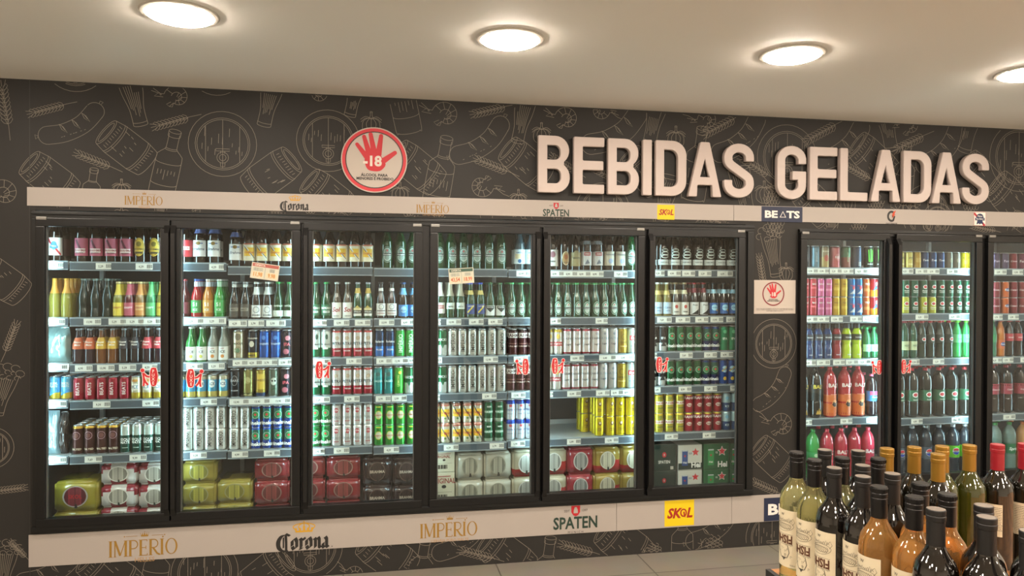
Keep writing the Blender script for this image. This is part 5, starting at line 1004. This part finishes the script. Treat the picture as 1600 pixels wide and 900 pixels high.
PK = {'Y': ('yellow shrink-wrapped can pack', '#97893a', None, ('#8f8a62', '#98903f'), None, None), 'YS': ('yellow shrink-wrapped pack with red emblem', '#968a30', None, ('#a8a49a', '#6f2a34'), 'SKOL', None),
      'RW': ('red and white shrink-wrapped can pack', '#cfcac4', '#8f2834', ('#dcd8d0', '#a8a498'), None, 'corner'), 'R': ('red shrink-wrapped can pack', '#86282c', None, ('#8f6f66', '#7f3a38'), None, None),
      'BR': ('dark brown shrink-wrapped can pack', '#33221f', None, ('#5a4842', '#33221f'), 'BRAHMA', None), 'WH': ('white shrink-wrapped can pack', '#b8b3a2', None, ('#8f8b7a', '#969282'), None, None),
      'RS': ('cream pack with red foot', '#b9b29a', '#a83030', ('#dcd8d0', '#a8a8a0'), None, 'foot'), 'RC': ('red pack with large round window', '#98303a', None, ('#c4c0bc', '#8f8f8c'), None, None), 'GR': ('gold pack with red foot', '#9a8238', '#a83030', ('#c9c4b4', '#b4ae98'), None, 'foot')}
CT = {'OR': ('pale carton with red heading and barcode', '#c9c4ac', f_orig), 'SP': ('dark green carton with red emblem', '#1f2f28', f_spat), 'HZ': ('white carton with red star', '#c4c2b8', f_hei(False)), 'HG': ('green carton with white-edged red star', '#1f5a34', f_hei(True))}
DECKS = [(1, 82, 152, 'BY', [800, 752], ['Y', 'YS']), (1, 155.5, 213, '', [794, 758, 723.5], ['RW', 'RW', 'RW']), (1, 214.5, 266, '', [794, 758, 723.5], ['RW', 'RW', 'RW']),
 (2, 284, 337, '', [791, 755.5, 720.5], ['Y', 'Y', 'Y']), (2, 338.5, 394, '', [786, 750.5], ['Y', 'Y']), (2, 396.5, 452, '', [789, 751, 717.5], ['R', 'R', 'R']),
 (3, 455, 508, '', [784, 748, 713.5], ['R', 'R', 'R']), (3, 509.5, 563, '', [783, 748, 713], ['R', 'R', 'R']), (3, 566.5, 612, '', [758.5, 715.5], ['BR', 'BR']), (3, 613.5, 657, '', [758.5, 715.5], ['BR', 'BR']),
 (4, 668, 711, '', [738, 705.5], ['OR', 'OR']), (4, 712.5, 755.5, '', [750.5, 708], ['WH', 'WH']), (4, 756.5, 799.5, '', [748.5, 706], ['WH', 'WH']), (4, 801, 843, '', [745.5, 703.5], ['RS', 'RS']),
 (5, 845, 886, '', [742.5, 701], ['RS', 'RS']), (5, 887.5, 927.5, '', [741, 700], ['RC', 'RC']), (5, 928.5, 970, '', [739.5, 699], ['GR', 'GR']), (5, 971, 1010, '', [738.5, 697], ['GR', 'GR']),
 (6, 1017.5, 1057, '', [736, 694], ['SP', 'SP']), (6, 1059.5, 1097.5, '', [734.5, 695], ['HZ', 'HZ']), (6, 1099.5, 1139.5, '', [733.5, 693], ['HG', 'HG']), (6, 1140.8, 1160, '', [733, 692.5], ['HG', 'HG'])]
cnt = {}
for pas in (0, 1):
    seen = {}
    for door, a, b, _, ys, ts in DECKS:
        xa, xb = at(a, 760, .15).x, at(b, 760, .15).x; zb = DECK1; mx = (a+b)/2
        zs = [at(mx, y, .15).z for y in ys]; full = len(ts) == len(ys)
        if len(ts) == 3: tops = [zs[0], zs[1], zs[2]]
        else: tops = zs
        for li, (t, zt) in enumerate(zip(ts, tops)):
            if pas == 0: cnt[(door, t)] = cnt.get((door, t), 0)+1; continue
            i = seen[(door, t)] = seen.get((door, t), 0)+1; n = cnt[(door, t)]
            lay_ = {3: ['bottom', 'middle', 'top'], 2: ['lower', 'upper']}[len(ts)][li]
            ncol = sum(1 for q in DECKS if q[0] == door and t in q[5]); ci = [q for q in DECKS if q[0] == door and t in q[5]].index((door, a, b, _, ys, ts))
            colw = '' if ncol == 1 else {2: ['left', 'right'], 3: ['left', 'middle', 'right']}[ncol][ci]+'-hand '
            nm = (PK.get(t) or CT.get(t))[0]; sc = 'in '+colw+'stack' if ncol > 1 else 'in its stack'
            lab = f"{nm}, {lay_} one {sc}, {ORDD[door-1]} door"
            wd, hh = xb-xa-.004, zt-zb-.002
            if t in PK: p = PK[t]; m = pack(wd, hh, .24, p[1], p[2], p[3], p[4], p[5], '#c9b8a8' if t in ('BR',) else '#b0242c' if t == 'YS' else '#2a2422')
            else: m = carton(wd, hh, .24, CT[t][1], CT[t][2])
            o = m.build('can_pack' if t in PK else 'drink_carton', None, ((xa+xb)/2, .155, zb+.0005)); tag(o, lab, 'can pack' if t in PK else 'carton', 'packs stacked on the cooler deck')
            zb = zt
# clear bags of ice-like goods at the left end
def bag(px0, px1, pytop, zb, c, label, y=.16):
    xa, xb = at(px0, 560, y).x, at(px1, 560, y).x; zt = at((px0+px1)/2, pytop, y).z; w_, h = xb-xa, zt-zb; m = MB(); n, k = 14, 16; vs = []; random.seed(int(px0*7+pytop))
    for side in (0, 1):
        for j in range(k+1):
            for i in range(n+1):
                u, v = i/n*2-1, j/k; t = math.sqrt(max(0, 1-u**4))*min(1, (1.02-v)*3.2)*min(1, .35+v*4)
                d = .045*t+(random.uniform(-.007, .007) if 0 < i < n and 0 < j < k else 0)
                vs.append((u*w_/2*(1-.10*max(0, v-.75)*4), (.05-d) if side == 0 else (.052+d), v*h))
    q = (n+1)*(k+1)
    fs = [(j*(n+1)+i, j*(n+1)+i+1, (j+1)*(n+1)+i+1, (j+1)*(n+1)+i) for j in range(k) for i in range(n)]
    m.add(vs[:q], fs, mat(c, .15, .25, .25, 0, 0, .6), True); m.add(vs[q:], [f[::-1] for f in fs], mat(c, .15, .25, .25, 0, 0, .6), True)
    m.box(-w_*.44, w_*.44, .046, .056, h*.96, h*1.0, mat(c, .15, .25, .25, 0, 0, .6))
    e = MB(); o = m.build('plastic_bag', None, ((xa+xb)/2, y-.045, zb)); tag(o, label, 'bag', 'bags at the left end of the first cooler'); return o
bag(71, 110, 511, SZ[0][2], '#9fc4c4', 'crinkled clear bag standing on third shelf behind first door', .19)
bag(70, 94, 641, SZ[0][4], '#a8c4cc', 'crinkled silver bag on fifth shelf behind first door', .19)
bag(95, 107, 643, SZ[0][4], '#4a4240', 'narrow dark bag beside silver bag, fifth shelf of first door', .19)

# promo sheets taped on the glass
def promo(px, py, wpx, hpx, tilt, band, pc, pr, label):
    c = at(px, py, -.02); s = (at(px+1, py, -.02)-at(px, py, -.02)).length; w_, h = wpx*s, hpx*s; m = MB(); m.bbox(-w_/2, w_/2, -.001, 0, -h/2, h/2, mat('#c9c6b4', .5), .0003); f = lambda k: flat(0, -.0014-.0004*k, 0)
    m.put(s_rect(w_*.94, h*.2, 2), f(0), 0, h*.36, ink(band)); m.put(s_rect(w_*.012, h*.7, 1), f(0), 0, -h*.1, ink('#8a8a80')); m.put(s_text('OFERTA', h*.12, .02), f(1), -w_*.2, h*.36, ink('#d9d4c4'))
    for i, (p, t) in enumerate(pr):
        u = (-.25, .25)[i]*w_; m.put(s_rect(w_*.4, h*.34, 2), f(0), u, -h*.22, ink('#d8c8a8')); m.put(s_text(p, h*.24, .02, sx=.75), f(1), u, -h*.22, ink(pc))
        for j in range(2): m.put(s_text(t, h*.075, .01, sx=.8), f(1), u, h*(.14-.1*j), ink('#5a6a66'))
    o = m.build('promo_sheet', None, (c.x, -.0172, c.z)); o.rotation_euler = (0, R(tilt), 0); tag(o, label, 'paper sign', 'price offer sheets taped on the cooler doors')
promo(414, 424.5, 44, 26, 8, '#a85a50', '#c07a1f', [('11,98', 'CERVEJA LATA'), ('9,98', 'CERVEJA')], 'tilted offer sheet with red heading taped on the second door')
promo(721, 431, 39, 24, -4, '#3f5a4c', '#b8482f', [('43,54', 'CERVEJA LATA'), ('18,99', 'UNIDADE')], 'tilted offer sheet with green heading taped on the fourth door')

# ------------------------------------------------------------------ wine display in front
TZ = 1.01; TOPZ = 1.31; WD = wood_mat(); RIM = mat('#1c1a18', .5)
cx = atz(1195, 888, TZ); tx0, ty1 = cx.x, cx.y; tx1, ty0 = tx0+2.0, -3.93
tb = thing('display_table', 'wooden display table with black rim under the wine bottles', 'table', ((tx0+tx1)/2, (ty0+ty1)/2, 0)); hx, hy = (tx1-tx0)/2, (ty1-ty0)/2
m = MB(); m.bbox(-hx+.012, hx-.012, -hy+.012, hy-.004, TZ-.035, TZ-.0005, WD); m.build('top', tb)
m = MB(); m.box(-hx, hx, -hy, -hy+.012, TZ-.07, TZ, RIM); m.box(-hx, -hx+.012, -hy, hy-.004, TZ-.07, TZ, RIM); m.box(hx-.012, hx, -hy, hy-.004, TZ-.07, TZ, RIM); m.box(-hx, hx, hy-.004, hy, TZ-.07, TZ-.02, RIM); m.build('rim', tb)
for sx in (-1, 1):
    for sy in (-1, 1): m = MB(); m.bbox(-.03, .03, -.03, .03, 0, TZ-.07, RIM); m.build('leg', tb, (sx*(hx-.05), sy*(hy-.05), 0))
WPROF = [(.85, .004), (.97, 0), (1, .015), (1, .60), (.97, .645), (.86, .69), (.62, .735), (.45, .775), (.395, .82), (.385, .95)]
def wcap(kind, r, h, c):
    m = MB()
    if kind == 'screw':
        mm = mat(c, .3, .2); m.lathe([(.0152, .80*h), (.0155, .81*h), (.0155, .925*h), (.0148, .930*h), (.0156, .935*h), (.0156, .957*h), (.0148, .961*h), (.0158, .966*h), (.0158, .99*h), (.0148, h)], mm, 32)
        for i in range(22): a = 2*PI*i/22; x, y = math.cos(a)*.0158, math.sin(a)*.0158; m.box(x-.0008, x+.0008, y-.0008, y+.0008, .968*h, .99*h, mm)
    else:
        mm = mat('#141212' if c == '#1d1a1a' else c, .45 if c == '#1d1a1a' else .3, .45 if c == '#94702a' else .0)
        m.lathe([(.0150, .755*h), (.0152, .76*h), (.0149, .93*h), (.0158, .935*h), (.0160, .96*h), (.0152, .965*h), (.0158, .97*h), (.0158, .995*h), (.0150, h)], mm, 32, caps=False)
        tm = mat('#6a5f54', .5, .2) if c == '#1d1a1a' else mm; m.lathe([(.0150, .9995*h), (.0135, h), (.004, h-.001)], tm, 32)
    return m.mesh('cap')
def wlabel(r, h, back=False):
    m = MB(); n = 24; CRM = mat('#d9cbae', .5); DK = ink('#4a443c')
    if back:
        z0, z1, a0, a1 = .27*h, .53*h, -42, 18
    else: z0, z1, a0, a1 = .12*h, .56*h, -128, 6
    vs = []
    for i in range(n+1):
        a = R(a0+(a1-a0)*i/n)
        for z in (z0, z1): vs.append(((r+.0005)*math.sin(a), -(r+.0005)*math.cos(a), z))
    m.add(vs, [(2*i, 2*i+2, 2*i+3, 2*i+1) for i in range(n)], CRM, True)
    f = cyl(r, .0009); rc = lambda d: r*R(d)
    if back:
        rr = random.Random(4)
        for i in range(17):
            zz = z1-.008-i*.0042; uu = rc(a0)+.003; e = rc(a1)-.003
            if i > 13: e = rc(-15)
            while uu < e: l = rr.uniform(.001, .0035); m.put(s_rect(l, .0013, 1), f, uu+l/2, zz, DK); uu += l+.0008
        return m.mesh('back_label')
    u1 = rc(-4); T = s_text('FISHUX', .0180, .035, sx=.74); wd = max(v[0] for v in T[0]); BR_ = ink('#5a3320')
    m.put(([(-a, -b) for a, b in T[0]], T[1]), f, u1-wd-.003, .335*h, BR_)
    rr = random.Random(9)
    def sk(p, wdt=.0007): m.put(s_line(p, wdt), f, 0, 0, DK)
    for zc in (.375*h, .295*h): sk([(u1-2*wd-.006+i*.003, zc+rr.uniform(-.0004, .0004)) for i in range(int((2*wd+.006)/.003))], .0006)
    for cu in (u1-.026, u1-.066):        # sketched fish above, wine glass below
        zc = .435*h
        sk([(cu+.024*math.cos(R(a)), zc+.011*math.sin(R(a))+.1*.024*math.cos(R(a))) for a in range(0, 361, 20)]); sk([(cu+.018*math.cos(R(a)), zc+.006*math.sin(R(a))) for a in range(0, 361, 30)])
        for i in range(9): x = cu-.018+i*.004; sk([(x, zc-.006), (x+.004, zc), (x+.001, zc+.007)]); sk([(x, zc+.012), (x+.003, zc+.018+rr.uniform(-.003, .003)), (x+.006, zc+.012)])
        sk([(cu+.014, zc+.010), (cu+.022, zc+.020), (cu+.026, zc+.012), (cu+.020, zc+.004)]); 
        zc = .235*h
        sk([(cu-.014, zc+.016), (cu-.016, zc), (cu-.008, zc-.013), (cu, zc-.016), (cu+.009, zc-.012), (cu+.014, zc), (cu+.010, zc+.016)], .0016)
        for i in range(10): a, b = rr.uniform(-.018, .018), rr.uniform(-.014, .016); sk([(cu+a, zc+b), (cu+a+rr.uniform(-.006, .006), zc+b+.006), (cu+a+.004, zc+b+.003)])
        m.put(s_poly([(-.006, 0), (.006, 0), (0, -.008)]), f, cu, zc-.012, DK)
        m.put(s_text('W', .006, .01), f, cu-.004, .525*h, DK)
    m.put(s_text('750ml', .0035), f, rc(-12), .14*h, DK)
    return m.mesh('label')
def wglass(r, h, c, kind):
    m = MB()
    if kind == 'clear': mm = mat(c, .0, 0, 0, 0, .82 if c == '#e4ac60' else .9)
    else: mm = mat(c, .02, 0, 0, 0, 0, 1.0)
    m.lathe([(a*r, z*h) for a, z in _sm(WPROF)], mm, 48); return m.mesh('glass')
def _sm(P): return P[:3]+smooth(P[3:], 4)
WR, WH = .0365, .300
gW, gD, gR_, gO, gB = wglass(WR, WH, '#d9d79a', 'clear'), wglass(WR, WH, '#0e0a08', 'd'), wglass(WR, WH, '#e4ac60', 'clear'), wglass(WR, WH, '#33360a', 'd'), wglass(WR, WH, '#14120c', 'd')
LB, BL = wlabel(WR, WH), wlabel(WR, WH, True)
cs, ck, cg, cr_ = wcap('screw', WR, WH, '#151313'), wcap('flat', WR, WH, '#1d1a1a'), wcap('flat', WR, WH, '#94702a'), wcap('flat', WR, WH, '#8c1c28')
WINE = [(1248, 704, gW, cs, 'pale white wine bottle with black screw cap at the table corner', 1), (1277, 716, gW, cs, 'pale white wine bottle with screw cap, second from table corner', 1), (1309, 728, gD, ck, 'dark wine bottle with fish label, third along the front row', 1), (1344, 740, gD, ck, 'dark wine bottle with fish label, fourth along the front row', 1),
 (1381, 757, gR_, cs, 'rose wine bottle with fish label, fifth along the front row', 1), (1425.5, 772, gR_, cs, 'rose wine bottle with fish label, sixth along the front row', 1), (1473, 789, gD, ck, 'dark wine bottle with flat black cap right of the rose bottles', 1),
 (1529, 797, gD, ck, 'dark wine bottle with flat cap, nearest of the close pair', 1), (1588, 818, gD, ck, 'dark wine bottle with flat cap, lowest at the right edge', 1),
 (1294, 701, gD, ck, 'dark flat-capped wine bottle behind the second white wine bottle', 0), (1324, 713.5, gW, cs, 'white wine bottle with screw cap between two dark capped bottles', 0), (1357.5, 726, gD, ck, 'dark flat-capped wine bottle behind the fourth front bottle', 0), (1397, 739, gD, ck, 'dark flat-capped wine bottle between the two rose bottles', 0),
 (1434, 751, gR_, cs, 'rose wine bottle directly behind the sixth front bottle', 0), (1482, 768, gR_, cs, 'rose wine bottle behind the dark bottle with flat cap', 0), (1532, 787, gD, ck, 'dark flat-capped wine bottle just behind the close pair front one', 0), (1587, 793, gD, ck, 'dark flat-capped wine bottle behind the lowest bottle, right edge', 0),
 (1341, 701, gD, ck, 'dark flat-capped wine bottle, tallest in front of the pink-red sodas', 0), (1371, 712, gD, cs, 'dark wine bottle with screw cap beside the first gold-capped bottle', 0),
 (1386, 697, gB, cg, 'dark wine bottle with gold cap, leftmost of the gold caps', 3), (1429, 695, gB, cg, 'dark wine bottle with gold cap, second of the gold caps', 3), (1466, 706, gB, cg, 'dark wine bottle with gold cap, lowest of the gold caps', 3), (1475, 693.5, gO, cg, 'olive wine bottle with gold cap, behind the lowest gold cap', 3), (1517, 692, gO, cg, 'olive green wine bottle with gold cap, rightmost of the gold caps', 3),
 (1558, 691, gB, cr_, 'dark wine bottle with red cap and cream back label, left one', 2), (1597.5, 690, gB, cr_, 'dark wine bottle with red cap at the right picture edge', 2)]
wp = []
for px, py, *_ in WINE: p = atz(px, py+3, TOPZ); wp.append([p.x, p.y])
for it in range(300):
    for i in range(len(wp)):
        for j in range(i):
            dx, dy = wp[i][0]-wp[j][0], wp[i][1]-wp[j][1]; l = math.hypot(dx, dy) or 1e-6; g = .0753-l
            if g > 0:
                k = g/2/l
                for q, s in ((i, 1), (j, -1)): wp[q][0] += s*dx*k; wp[q][1] += s*dy*k
for (px, py, g, c, lab, lk), (x, y) in zip(WINE, wp):
    ang = math.atan2(EYE.x-x, -(EYE.y-y)); t = thing('wine_bottle', lab, 'wine bottle', (x, y, TZ), ang, 'wine bottles on the display table')
    ob('glass', g, t); ob('cap', c, t)
    if lk == 2: ob('back_label', BL, t)
    elif lk != 3: ob('label', LB, t)
